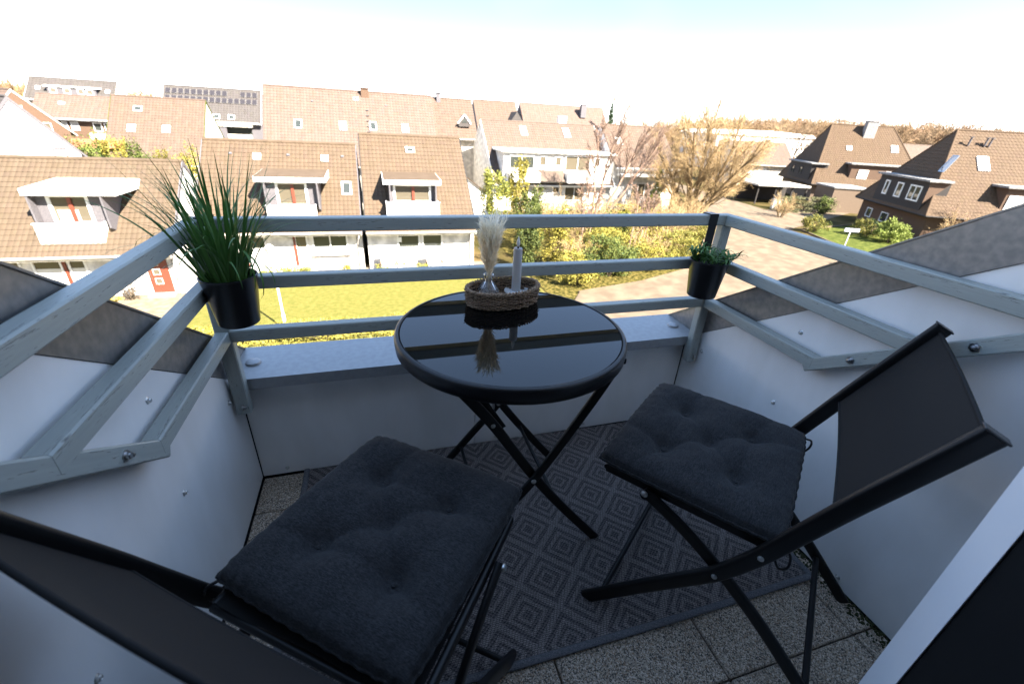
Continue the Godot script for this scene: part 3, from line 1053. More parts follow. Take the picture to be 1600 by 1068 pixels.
# ------------------------------------------------------------------ furniture
func rug() -> void:
	var g := Geo.new()
	var rows := []
	var x0 := -0.326
	var x1 := 1.184
	for i in 24:
		var row := PackedVector3Array()
		var z := lerpf(-1.378, -0.555, i / 23.0)
		for j in 40:
			var x := lerpf(x0, x1, j / 39.0)
			var y := 0.0055 + 0.0012 * sin(x * 9.0 + z * 4.0)
			y += 0.012 * smoothstep(-1.34, -1.378, z) * (0.6 + 0.4 * sin(x * 5.0))
			row.append(Vector3(x, y, z + 0.006 * sin(x * 2.2)))
		rows.append(row)
	g.grid(rows, 1.0, 1.0, true)
	var t := thing("rug", "flat woven grey outdoor rug with nested diamond pattern under the table", "rug")
	gp(t, "weave", g, M.rug)
	var e := Geo.new()
	for side in [0, 1, 2]:
		var pts := []
		var rad := []
		for j in 40:
			var f := j / 39.0
			var p: Vector3
			if side == 0: p = rows[23][j]
			elif side == 1: p = rows[mini(int(f * 23), 22)][0].lerp(rows[mini(int(f * 23), 22) + 1][0], f * 23 - mini(int(f * 23), 22))
			else: p = rows[mini(int(f * 23), 22)][39].lerp(rows[mini(int(f * 23), 22) + 1][39], f * 23 - mini(int(f * 23), 22))
			pts.append(p + Vector3(0, 0.0005, 0))
			rad.append(0.010)
		e.tube(pts, rad, 8, true, 0.45, Vector3.BACK if side == 0 else Vector3.RIGHT)
	gp(t, "border", e, M.rug_edge)

# flat oval bar through points
func oval(g: Geo, pts: Array, across: Vector3, w: float, th: float) -> void:
	var rows := []
	var sides := 14
	for i in pts.size():
		var t: Vector3 = (pts[mini(i + 1, pts.size() - 1)] - pts[maxi(i - 1, 0)]).normalized()
		var e2 := across.normalized()
		var e1 := e2.cross(t).normalized()
		e2 = t.cross(e1)
		var row := PackedVector3Array()
		for j in sides + 1:
			var f := TAU * (j % sides) / sides
			var cx := signf(cos(f)) * pow(absf(cos(f)), 0.55)
			var sx := signf(sin(f)) * pow(absf(sin(f)), 0.7)
			row.append(pts[i] + e1 * cx * w / 2 + e2 * sx * th / 2)
		rows.append(row)
	g.grid(rows, 1, 1, false, true)
	for e in [0, pts.size() - 1]:
		var p := []
		for j in sides:
			p.append(rows[e][j])
		g.face(p, pts[1] if e == 0 else pts[e - 1])

# smooth curve through a short list of points
func curve(pts: Array, n: int) -> Array:
	var c := Curve3D.new()
	for i in pts.size():
		var t: Vector3 = (pts[mini(i + 1, pts.size() - 1)] - pts[maxi(i - 1, 0)]) / 6.0
		c.add_point(pts[i], -t, t)
	var out := []
	var l := c.get_baked_length()
	for i in n + 1:
		out.append(c.sample_baked(l * i / n, true))
	return out

func pin(parent: Node, p: Vector3, d: Vector3, r := 0.006) -> void:
	var g := Geo.new()
	g.lathe([Vector2(r, 0), Vector2(r, r * 0.4), Vector2(r * 0.6, r * 0.8), Vector2(0.0001, r * 0.9)], Vector3.ZERO, 12)
	var x := d.cross(Vector3(0.2, 0.9, 0.37)).normalized()
	part(parent, "bolt", g.mesh(), M.rivet, p, Basis(x, d, x.cross(d)))

func table() -> void:
	var t := thing("bistro_table", "round folding bistro table with glossy black glass top and crossed legs", "table", Vector3(0.32, 0, -1.0))
	var g := Geo.new()
	g.lathe([Vector2(0.0001, 0.688), Vector2(0.285, 0.688), Vector2(0.2905, 0.690), Vector2(0.2905, 0.7085), Vector2(0.2885, 0.7105), Vector2(0.0001, 0.7105)], Vector3.ZERO, 96)
	gp(t, "glass_top", g, M.black_glass)
	var r := Geo.new()
	r.lathe([Vector2(0.284, 0.672), Vector2(0.298, 0.672), Vector2(0.302, 0.676), Vector2(0.3035, 0.69), Vector2(0.3035, 0.703), Vector2(0.3015, 0.7095), Vector2(0.297, 0.7125), Vector2(0.2925, 0.712), Vector2(0.291, 0.709), Vector2(0.291, 0.687), Vector2(0.284, 0.685), Vector2(0.284, 0.672)], Vector3.ZERO, 96)
	gp(t, "rim", r, M.rim_metal)
	var zo := -0.035
	var across := Vector3(0, 0, 1)
	for s in [1.0, -1.0]:
		var z: float = zo + s * 0.187
		var a := Geo.new()
		oval(a, curve([Vector3(-0.20, 0.680, z), Vector3(-0.096, 0.539, z), Vector3(0.031, 0.335, z), Vector3(0.102, 0.230, z), Vector3(0.19, 0.112, z), Vector3(0.275, 0.004, z)], 30), across, 0.028, 0.014)
		gp(t, "leg", a, M.black_metal)
		var b := Geo.new()
		var z2: float = z - s * 0.017 if s < 0 else z + 0.017
		oval(b, curve([Vector3(0.235, 0.680, z2), Vector3(0.205, 0.612, z2), Vector3(0.115, 0.455, z2), Vector3(0.031, 0.32, z2), Vector3(-0.055, 0.215, z2), Vector3(-0.15, 0.1, z2), Vector3(-0.235, 0.004, z2)], 30), across, 0.026, 0.014)
		gp(t, "leg", b, M.black_metal)
		pin(t, Vector3(0.031, 0.327, z2 + 0.008), Vector3(0, 0, 1), 0.007)
		pin(t, Vector3(-0.085, 0.522, z + 0.008), Vector3(0, 0, 1), 0.006)
		var bk := Geo.new()
		bk.bar(Vector3(-0.125, 0.60, z - s * 0.012), Vector3(-0.06, 0.492, z - s * 0.012), Vector3(0.86, 0.5, 0), 0.034, 0.004)
		gp(t, "bracket", bk, M.black_metal)
	for q in [Vector3(0.122, 0.2, 0), Vector3(-0.10, 0.16, 0)]:
		var c := Geo.new()
		c.tube([q + Vector3(0, 0, zo - 0.18), q + Vector3(0, 0, zo + 0.18)], [0.006, 0.006], 10)
		gp(t, "cross_rod", c, M.black_metal)
	# wire catch under the top
	var wv := Geo.new()
	wv.tube(curve([Vector3(-0.16, 0.66, 0.06), Vector3(-0.09, 0.60, 0.10), Vector3(-0.075, 0.545, 0.12), Vector3(-0.085, 0.60, 0.14), Vector3(-0.13, 0.665, 0.15)], 24), _same(0.0022, 25), 6)
	gp(t, "wire_catch", wv, M.steel)
	for x in [-0.2, 0.235]:
		var u := Geo.new()
		u.bx(Vector3(x - 0.015, 0.6715, zo - 0.21), Vector3(x + 0.015, 0.687, zo + 0.215), 0.002)
		gp(t, "under_bar", u, M.black_metal)

func _same(x: float, n: int) -> Array:
	var a := []
	for i in n:
		a.append(x)
	return a

func make_chair(label: String, at: Vector3, turn: float) -> Node3D:
	var t := thing("folding_chair", label, "chair", at, turn, "black folding chairs at the bistro table")
	var X := Vector3.RIGHT
	for s in [-1.0, 1.0]:
		var x: float = s * 0.232
		var a := Geo.new()
		oval(a, curve([Vector3(x, 0.003, -0.165), Vector3(x, 0.164, -0.036), Vector3(x, 0.338, 0.106), Vector3(x, 0.43, 0.160), Vector3(x, 0.535, 0.208), Vector3(x, 0.634, 0.252), Vector3(x, 0.845, 0.352)], 40), X, 0.036, 0.018)
		gp(t, "side_rail", a, M.black_metal)
		var e := Geo.new()
		var S := Vector3(0, 0.9, 0.43).normalized()
		e.bar(Vector3(x, 0.845, 0.352) + S * 0.0005, Vector3(x, 0.845, 0.352) + S * 0.004, X, 0.019, 0.037, 0.001)
		gp(t, "end_cap", e, M.pot)
		var b := Geo.new()
		var xi: float = x - s * 0.019
		oval(b, curve([Vector3(xi, 0.448, -0.085), Vector3(xi, 0.40, 0.01), Vector3(xi, 0.335, 0.108), Vector3(xi, 0.245, 0.215), Vector3(xi, 0.145, 0.315), Vector3(xi, 0.003, 0.445)], 30), X, 0.03, 0.014)
		gp(t, "leg", b, M.black_metal)
		var f := Geo.new()
		oval(f, [Vector3(x - s * 0.035, 0.452, -0.185), Vector3(x - s * 0.035, 0.447, 0.175)], X, 0.026, 0.014)
		gp(t, "seat_rail", f, M.black_metal)
		pin(t, Vector3(x + s * 0.0095, 0.338, 0.106), Vector3(s, 0, 0), 0.006)
		pin(t, Vector3(xi + s * 0.009, 0.448, -0.08), Vector3(s, 0, 0), 0.008)
		pin(t, Vector3(x + s * 0.0095, 0.447, 0.168), Vector3(s, 0, 0), 0.006)
	for q in [[Vector3(0, 0.05, -0.126), 0.23], [Vector3(0, 0.115, 0.343), 0.21], [Vector3(0, 0.452, -0.185), 0.2], [Vector3(0, 0.447, 0.178), 0.2]]:
		var c := Geo.new()
		var p: Vector3 = q[0]
		c.tube([p - X * q[1], p + X * q[1]], [0.0075, 0.0075], 10)
		gp(t, "cross_rod", c, M.black_metal)
	var seat := Geo.new()
	var rows := []
	for i in 9:
		var row := PackedVector3Array()
		for j in 9:
			var u := j / 8.0 * 2 - 1
			row.append(Vector3(u * 0.19, 0.462 - 0.012 * (1 - u * u), lerpf(-0.185, 0.178, i / 8.0)))
		rows.append(row)
	seat.grid(rows, 1, 1, true)
	gp(t, "seat_sling", seat, M.sling)
	var back := Geo.new()
	rows = []
	for i in 9:
		var row := PackedVector3Array()
		var f := lerpf(0.05, 0.96, i / 8.0)
		for j in 13:
			var u := j / 12.0 * 2 - 1
			row.append(Vector3(u * 0.224, lerpf(0.592, 0.845, f), lerpf(0.232, 0.352, f) + 0.004 * (1 - u * u)))
		rows.append(row)
	back.grid(rows, 1, 1, true)
	var rb := []
	for i in 9:
		var row := PackedVector3Array()
		for j in 13:
			row.append(rows[i][j] + Vector3(0, -0.001, 0.003))
		rb.append(row)
	back.grid(rb)
	for k in [0, 8]:
		var hem := []
		for j in 13:
			hem.append(rows[k][j] + Vector3(0, 0, 0.0015))
		back.tube(hem, _same(0.0035, 13), 8)
	gp(t, "backrest_sling", back, M.sling)
	return t

func cushion(label: String, at: Vector3, turn: float, w: float, d: float) -> void:
	var t := thing("seat_cushion", label, "cushion", at, turn, "dark grey tufted seat cushions")
	var g := Geo.new()
	var n := 64
	var tufts := [Vector2(-0.42, -0.42), Vector2(0.42, -0.42), Vector2(0, 0), Vector2(-0.42, 0.42), Vector2(0.42, 0.42)]
	var creases := [[Vector2(-0.42, -0.42), Vector2(0, 0)], [Vector2(0.42, -0.42), Vector2(0, 0)], [Vector2(-0.42, 0.42), Vector2(0, 0)], [Vector2(0.42, 0.42), Vector2(0, 0)], [Vector2(-0.42, -0.42), Vector2(0.42, -0.42)], [Vector2(-0.42, 0.42), Vector2(0.42, 0.42)], [Vector2(-0.42, -0.42), Vector2(-1, -0.6)], [Vector2(0.42, -0.42), Vector2(1, -0.35)], [Vector2(-0.42, 0.42), Vector2(-1, 0.5)], [Vector2(0.42, 0.42), Vector2(1, 0.6)], [Vector2(-0.42, -0.42), Vector2(-0.3, -1)], [Vector2(0.42, 0.42), Vector2(0.5, 1)]]
	var f := FastNoiseLite.new()
	f.seed = int(at.x * 100)
	f.frequency = 2.2
	var top := []
	var bot := []
	for i in n + 1:
		var ra := PackedVector3Array()
		var rb := PackedVector3Array()
		for j in n + 1:
			var u := -cos(PI * j / n) * 0.4 + (j / float(n) * 2 - 1) * 0.6
			var v := -cos(PI * i / n) * 0.4 + (i / float(n) * 2 - 1) * 0.6
			var e := maxf(absf(u), absf(v))
			var edge := sqrt(maxf(0.0, 1.0 - pow(absf(u), 9.0))) * sqrt(maxf(0.0, 1.0 - pow(absf(v), 9.0)))
			var h := 0.036 * pow(edge, 0.75) * (1.0 - 0.16 * (u * u + v * v))
			var p := Vector2(u, v)
			var dip := 0.0
			for q in tufts:
				var l: float = (p - q).length()
				dip += 0.020 * exp(-l / 0.09) + 0.013 * exp(-l * l / 0.06)
			for k in creases:
				var a: Vector2 = k[0]
				var b: Vector2 = k[1]
				var s := clampf((p - a).dot(b - a) / (b - a).length_squared(), 0, 1)
				var l := (p - a.lerp(b, s)).length()
				dip += 0.0085 * exp(-l / 0.05) * (1.0 - 0.5 * s)
			dip = minf(dip, 0.031)
			h = h - dip * edge + 0.0035 * f.get_noise_2d(u, v) * edge
			# seams pull the outline in a little
			var pull := 1.0 - 0.010 * sin(j * 1.4) * smoothstep(0.8, 1.0, absf(v)) * 0.5 - 0.010 * sin(i * 1.4) * smoothstep(0.8, 1.0, absf(u)) * 0.5
			var cr := 1.0 - 0.02 * pow(absf(u * v), 4.0)
			ra.append(Vector3(u * w / 2 * pull * cr, 0.020 + h, v * d / 2 * pull * cr))
			rb.append(Vector3(u * w / 2 * pull * cr, 0.020 - 0.02 * pow(edge, 0.7), v * d / 2 * pull * cr))
		top.append(ra)
		bot.append(rb)
	g.grid(top, 1, 1, true)
	g.grid(bot)
	gp(t, "cover", g, M.fabric)
	var pipe := Geo.new()
	var pts := []
	for j in n + 1: pts.append(top[0][j])
	for i in range(1, n + 1): pts.append(top[i][n])
	for j in range(n - 1, -1, -1): pts.append(top[n][j])
	for i in range(n - 1, 0, -1): pts.append(top[i][0])
	pts.append(pts[0])
	pipe.tube(pts, _same(0.003, pts.size()), 6, false)
	gp(t, "seam", pipe, M.fabric)
	for q in tufts:
		var b := Geo.new()
		b.lathe([Vector2(0.006, 0), Vector2(0.005, 0.002), Vector2(0.0001, 0.003)], Vector3.ZERO, 10)
		part(t, "tuft", b.mesh(), M.fabric, Vector3(q.x * w / 2, 0.0225, q.y * d / 2))
	# tie loops at the back corners
	for s in [-1.0, 1.0]:
		var b := Geo.new()
		var o := Vector3(s * w * 0.47, 0.016, d * 0.48)
		b.tube(curve([o, o + Vector3(s * 0.012, -0.005, 0.02), o + Vector3(s * 0.02, -0.03, 0.024), o + Vector3(s * 0.012, -0.05, 0.012), o + Vector3(0, -0.035, 0.0), o + Vector3(-s * 0.006, -0.012, 0.004)], 24), _same(0.0028, 25), 6)
		gp(t, "tie", b, M.pot)

func chairs() -> void:
	make_chair("black folding chair right of the table, its woven backrest against the white right wall", Vector3(0.765, 0, -0.685), deg_to_rad(38))
	make_chair("black folding chair in the left foreground, seen from over its backrest", Vector3(-0.052, 0, -0.585), deg_to_rad(-37.5))
	cushion("dark grey tufted cushion on the right chair in front of the white right wall", Vector3(0.765, 0.463, -0.685), deg_to_rad(37), 0.445, 0.405)
	cushion("dark grey tufted cushion on the left foreground chair, the larger in view", Vector3(-0.03, 0.463, -0.625), deg_to_rad(-40.5), 0.40, 0.425)


# ------------------------------------------------------------------ things on the table
func table_things() -> void:
	var ty := 0.7108
	# oval willow basket
	var t := thing("wicker_basket", "oval brown wicker basket on the black glass table", "basket", Vector3(0.347, ty, -1.186), 0.2)
	var A := 0.110
	var B := 0.071
	var H := 0.046
	var stakes := 44
	var op := func(f: float, y: float, off: float) -> Vector3:
		var k := 1.0 + 0.03 * y / H
		return Vector3(cos(f) * (A * k + off), y, -sin(f) * (B * k + off))
	var st := Geo.new()
	for i in stakes:
		var f := TAU * i / stakes
		var tt := rng.randf_range(0.7, 1.2)
		st.col = Color(tt, tt, tt)
		st.tube([op.call(f, 0.002, 0), op.call(f, H * 0.5, 0), op.call(f, H, 0)], [0.0022, 0.0022, 0.002], 5)
	gp(t, "stakes", st, M.wicker).set_meta("kind", "stuff")
	var wv := Geo.new()
	for k in 10:
		var y := 0.004 + k * (H - 0.006) / 9.0
		var tt := rng.randf_range(0.55, 1.5)
		wv.col = Color(tt, tt * rng.randf_range(0.92, 1.0), tt * rng.randf_range(0.8, 1.0))
		var pts := []
		var ph := (k % 2) * PI
		for j in stakes * 4 + 1:
			var f := TAU * j / (stakes * 4)
			var off := 0.0042 * cos(f * stakes / 2.0 + ph) + rng.randf_range(-0.0012, 0.0012)
			pts.append(op.call(f, y + rng.randf_range(-0.0013, 0.0013) + 0.0022 * sin(f * (2 + k % 3) + k * 1.7), off))
		var wr := []
		for j in pts.size():
			wr.append(0.0021 + rng.randf_range(-0.0005, 0.0006))
		wv.tube(pts, wr, 5, false)
	gp(t, "woven_strands", wv, M.wicker).set_meta("kind", "stuff")
	var rm := Geo.new()
	for k in 3:
		var tt := rng.randf_range(0.7, 1.1)
		rm.col = Color(tt, tt * 0.96, tt * 0.9)
		var pts := []
		for j in 241:
			var f := TAU * j / 240.0
			var a := f * 22 + k * TAU / 3
			pts.append(op.call(f, H + 0.003 + 0.0045 * sin(a) + rng.randf_range(-0.0012, 0.0012), 0.005 * cos(a) + rng.randf_range(-0.001, 0.001)))
		var rw := []
		for j in pts.size():
			rw.append(0.0028 + rng.randf_range(-0.0008, 0.0008))
		rm.tube(pts, rw, 5, false)
	# loose ends
	for i in 170:
		var f := rng.randf() * TAU
		var y := rng.randf_range(0.3, 1.05) * H
		var p: Vector3 = op.call(f, y, 0.004)
		rm.tube([p, p + Vector3(cos(f) * rng.randf_range(0.001, 0.007), rng.randf_range(-0.004, 0.008), -sin(f) * rng.randf_range(0.001, 0.007)) + Vector3(-sin(f), 0, -cos(f)) * rng.randf_range(-0.012, 0.012)], [0.0014, 0.0008], 4)
	gp(t, "braided_rim", rm, M.wicker)
	var ln := Geo.new()
	var lrow := []
	for i in 2:
		var row := PackedVector3Array()
		for j in 81:
			row.append(op.call(TAU * (j % 80) / 80.0, i * H, -0.0015))
		lrow.append(row)
	ln.grid(lrow, 1, 1, false, true)
	gp(t, "inner_wall", ln, M.wicker_dark)
	var bt := Geo.new()
	var rows := []
	for i in 6:
		var row := PackedVector3Array()
		for j in 41:
			var f := TAU * (j % 40) / 40.0
			row.append(Vector3(cos(f) * A * i / 5.0, 0.0035 + 0.0006 * ((i + j) % 2), -sin(f) * B * i / 5.0))
		rows.append(row)
	bt.grid(rows, 1, 1, true)
	gp(t, "bottom", bt, M.wicker)
	# ribbed glass bud vase
	var vy := ty + 0.005
	var vp := Vector3(0.306, vy, -1.205)
	var v := thing("bud_vase", "small ribbed clear glass vase in the basket", "vase", vp)
	var g := Geo.new()
	g.lathe([Vector2(0.0001, 0.0), Vector2(0.020, 0.0), Vector2(0.027, 0.006), Vector2(0.0315, 0.016), Vector2(0.0315, 0.026), Vector2(0.027, 0.038), Vector2(0.018, 0.050), Vector2(0.0125, 0.058), Vector2(0.0115, 0.066), Vector2(0.0135, 0.074), Vector2(0.016, 0.077)], Vector3.ZERO, 112, 0.6, 0.035, 14)
	g.lathe([Vector2(0.016, 0.077), Vector2(0.0145, 0.077), Vector2(0.0118, 0.073), Vector2(0.0098, 0.066), Vector2(0.0107, 0.058), Vector2(0.016, 0.049), Vector2(0.025, 0.037), Vector2(0.0293, 0.026), Vector2(0.0293, 0.017), Vector2(0.025, 0.009), Vector2(0.018, 0.005), Vector2(0.0001, 0.005)], Vector3.ZERO, 56, 0.6)
	gp(v, "body", g, M.glass)
	# pampas plume
	var pl := thing("pampas_plume", "fluffy cream pampas grass plume standing in the glass vase", "dried flower", vp + Vector3(0, 0.008, 0))
	var sg := Geo.new()
	var stem := curve([Vector3(0.004, 0, 0), Vector3(0.0, 0.06, 0), Vector3(0.004, 0.13, 0.0), Vector3(0.014, 0.202, -0.003)], 24)
	sg.tube(stem, _same(0.0019, 25), 6)
	gp(pl, "stem", sg, std(lin(0.42, 0.31, 0.17), 0.8))
	var hg := Geo.new()
	var r := RandomNumberGenerator.new()
	r.seed = 77
	for i in 180:
		var f := r.randf()
		var p: Vector3 = stem[int(lerpf(0.28, 0.86, f) * 24)]
		var a := r.randf() * TAU
		var o := Vector3(cos(a), 0, sin(a))
		var wide := lerpf(0.021, 0.034, pow(f, 0.6)) * r.randf_range(0.35, 1.15)
		var l := r.randf_range(0.06, 0.10) * (1.0 - 0.25 * f)
		var tip := p + o * wide + Vector3(0, l, 0)
		var mid := p + o * wide * 0.72 + Vector3(0, l * 0.45, 0)
		for k in 18:
			var q := pow(k / 17.0, 0.8)
			var b: Vector3 = p.lerp(mid, q * 2) if q < 0.5 else mid.lerp(tip, q * 2 - 1)
			var d := (o * r.randf_range(0.05, 0.45) + Vector3(r.randfn() * 0.32, 1.0, r.randfn() * 0.32)).normalized()
			var hl := r.randf_range(0.016, 0.030)
			var sd := d.cross(Vector3(r.randfn(), r.randfn(), r.randfn())).normalized() * 0.0010
			var e := b + d * hl * 0.6
			var e2 := b + d * hl + o * 0.003 + Vector3(0, -0.002, 0)
			var tt := lerpf(0.9, 1.05, r.randf()) * lerpf(0.86, 1.0, smoothstep(0.0, 0.3, f))
			hg.col = Color(tt, tt * lerpf(0.92, 1.0, f), tt * lerpf(0.80, 1.0, f))
			hg.quad(b - sd, b + sd, e + sd * 0.8, e - sd * 0.8)
			hg.tri(e - sd * 0.8, e + sd * 0.8, e2)
	gp(pl, "plume", hg, M.plume).set_meta("kind", "stuff")
	# candle on a saucer holder
	var cp := Vector3(0.400, ty + 0.005, -1.225)
	var h := thing("candle_holder", "white porcelain saucer candle holder with a tab handle in the basket", "candle holder", cp)
	var hp := Geo.new()
	hp.lathe([Vector2(0.0001, 0.0), Vector2(0.024, 0.0), Vector2(0.034, 0.007), Vector2(0.037, 0.0135), Vector2(0.0362, 0.0150), Vector2(0.033, 0.0095), Vector2(0.022, 0.004), Vector2(0.0185, 0.004), Vector2(0.0178, 0.015), Vector2(0.0152, 0.015), Vector2(0.0150, 0.0035), Vector2(0.0001, 0.0035)], Vector3.ZERO, 48)
	gp(h, "saucer", hp, M.porcelain)
	var hh := Geo.new()
	hh.box(Vector3(0.05, 0.0145, -0.014), Vector3(0.036, 0.005, 0.015), 0.002, Basis(Vector3.UP, 0.28))
	gp(h, "handle", hh, M.porcelain)
	var c := thing("candle", "grey stick candle with a white artificial flame in the saucer holder", "candle", cp + Vector3(0, 0.0036, 0))
	var cg := Geo.new()
	cg.lathe([Vector2(0.0001, 0.0), Vector2(0.0142, 0.0), Vector2(0.0134, 0.14), Vector2(0.0128, 0.144), Vector2(0.0115, 0.1452), Vector2(0.009, 0.1435), Vector2(0.0001, 0.143)], Vector3.ZERO, 32)
	gp(c, "stick", cg, M.candle)
	var wk := Geo.new()
	wk.lathe([Vector2(0.0032, 0.142), Vector2(0.0032, 0.149), Vector2(0.0001, 0.1495)], Vector3.ZERO, 12)
	gp(c, "wick", wk, M.pot)
	var fg := Geo.new()
	fg.lathe([Vector2(0.0024, 0.1485), Vector2(0.0048, 0.153), Vector2(0.0056, 0.158), Vector2(0.0046, 0.165), Vector2(0.0025, 0.173), Vector2(0.0001, 0.181)], Vector3.ZERO, 20)
	gp(c, "flame_tip", fg, M.flame)

func pots() -> void:
	var data := [[Vector3(-0.371, 0.687, -1.215), -0.42, "black metal hanging pot on the left railing corner, holding tall grass"], [Vector3(1.105, 0.672, -1.222), 1.135, "black metal hanging pot on the right railing corner, holding a small green plant"]]
	for d in data:
		var t := thing("hanging_pot", d[2], "pot", d[0], 0.0, "black pots hung on the railing")
		var g := Geo.new()
		g.lathe([Vector2(0.0001, 0.0), Vector2(0.046, 0.0), Vector2(0.049, 0.003), Vector2(0.0645, 0.126), Vector2(0.0665, 0.128), Vector2(0.0665, 0.131), Vector2(0.064, 0.132), Vector2(0.0625, 0.129), Vector2(0.061, 0.11), Vector2(0.0001, 0.11)], Vector3.ZERO, 56)
		gp(t, "pot_body", g, M.pot)
		var s := Geo.new()
		var x: float = d[1] - d[0].x
		var zr: float = -1.305 - d[0].z       # rail centre in the pot's axes
		var yt: float = 0.9435 - d[0].y
		var zi := zr + 0.019
		var zo := zr - 0.019
		var b := Vector3(x, 0.05, zi + 0.001)
		s.bar(Vector3(x, 0.06, zi + 0.001), Vector3(x, yt + 0.003, zi + 0.001), Vector3.RIGHT, 0.034, 0.002)
		s.bar(Vector3(x, yt + 0.0025, zi + 0.002), Vector3(x, yt + 0.0025, zo - 0.002), Vector3.RIGHT, 0.034, 0.003)
		s.bar(Vector3(x, yt + 0.003, zo - 0.001), Vector3(x, yt - 0.045, zo - 0.001), Vector3.RIGHT, 0.034, 0.002)
		gp(t, "hook_strap", s, M.pot)
		var e := Geo.new()
		e.lathe([Vector2(0.0605, 0.112), Vector2(0.03, 0.116), Vector2(0.0001, 0.118)], Vector3.ZERO, 24)
		gp(t, "soil", e, M.soil)
	# tall grass
	var t := thing("potted_grass", "tall dark green artificial grass spraying out of the left hanging pot", "plant", data[0][0] + Vector3(0, 0.114, 0))
	var r := RandomNumberGenerator.new()
	r.seed = 41
	var vs := []
	for k in 14:
		var g := Geo.new()
		var bend := [0.1, 0.2, 0.3, 0.4, 0.55, 0.7, 0.9, 0.08, 0.25, 0.5, 0.65, 0.15, 1.6, 2.2][k] as float
		var l := r.randf_range(0.25, 0.33)
		if bend > 1.3: l = 0.25
		var tn := r.randf_range(0.7, 2.2)
		var ra := PackedVector3Array()
		var rows := []
		var p := Vector3.ZERO
		var a := 0.04
		for i in 13:
			var f := i / 12.0
			var w := 0.0031 * (1.0 - pow(f, 2.2)) + 0.0002
			g.col = Color(tn, tn, tn)
			rows.append(PackedVector3Array([p + Vector3(0, 0, w), p + Vector3(-0.0008 * (1 - f), 0.0004, 0), p + Vector3(0, 0, -w)]))
			a += bend * (0.25 + f * 1.5) * 0.155
			p += Vector3(sin(a), cos(a), 0.03 * sin(f * 3 + k)) * l / 12.0
		g.grid(rows)
		vs.append(g.mesh())
	for i in 150:
		var k := r.randi() % 12
		if i > 136: k = 12 + i % 2
		var f := r.randf() * TAU
		var q := sqrt(r.randf()) * 0.052
		var b := Basis(Vector3.UP, -f + r.randf_range(-0.9, 0.9)).scaled(Vector3.ONE * r.randf_range(0.72, 1.12))
		b = Basis(Vector3(sin(f), 0, -cos(f)), 0.42 * q / 0.05 * r.randf_range(0.1, 1.0)) * b
		part(t, "blade", vs[k], M.blade, Vector3(cos(f) * q, 0, sin(f) * q), b)
	# small leafy plant
	var u := thing("potted_plant", "small bright green leafy artificial plant in the right hanging pot", "plant", data[1][0] + Vector3(0, 0.116, 0))
	var ls := []
	for k in 5:
		var g := Geo.new()
		var rows := []
		var p := Vector3.ZERO
		var a := 0.2 + 0.1 * k
		var l := 0.042 + 0.006 * k
		var tn := r.randf_range(1.6, 3.0)
		g.col = Color(tn * 1.1, tn, tn * 0.9)
		for i in 8:
			var f := i / 7.0
			var w := 0.0042 * sin(PI * clampf(f * 0.82 + 0.15, 0, 1)) * (1.0 if i < 7 else 0.05)
			rows.append(PackedVector3Array([p + Vector3(0, 0, w), p + Vector3(0.001, -0.001, 0), p + Vector3(0, 0, -w)]))
			a += 0.12 + 0.03 * k
			p += Vector3(sin(a), cos(a), 0) * l / 7.0
		g.grid(rows)
		ls.append(g.mesh())
	for i in 26:
		var f := r.randf() * TAU
		var q := sqrt(r.randf()) * 0.05
		var base := Vector3(cos(f) * q, 0, sin(f) * q)
		var ln := r.randf_range(0.02, 0.055)
		var top := base + Vector3(cos(f) * q * 0.7 + 0.004, ln, sin(f) * q * 0.7)
		var sg := Geo.new()
		sg.tube([base, top], [0.0013, 0.001], 4)
		gp(u, "stem", sg, M.blade)
		for k in 8:
			var h := r.randf_range(0.25, 1.0)
			part(u, "leaf", ls[r.randi() % 5], M.blade, base.lerp(top, h), Basis(Vector3.UP, r.randf() * TAU).scaled(Vector3.ONE * r.randf_range(0.6, 1.0)))


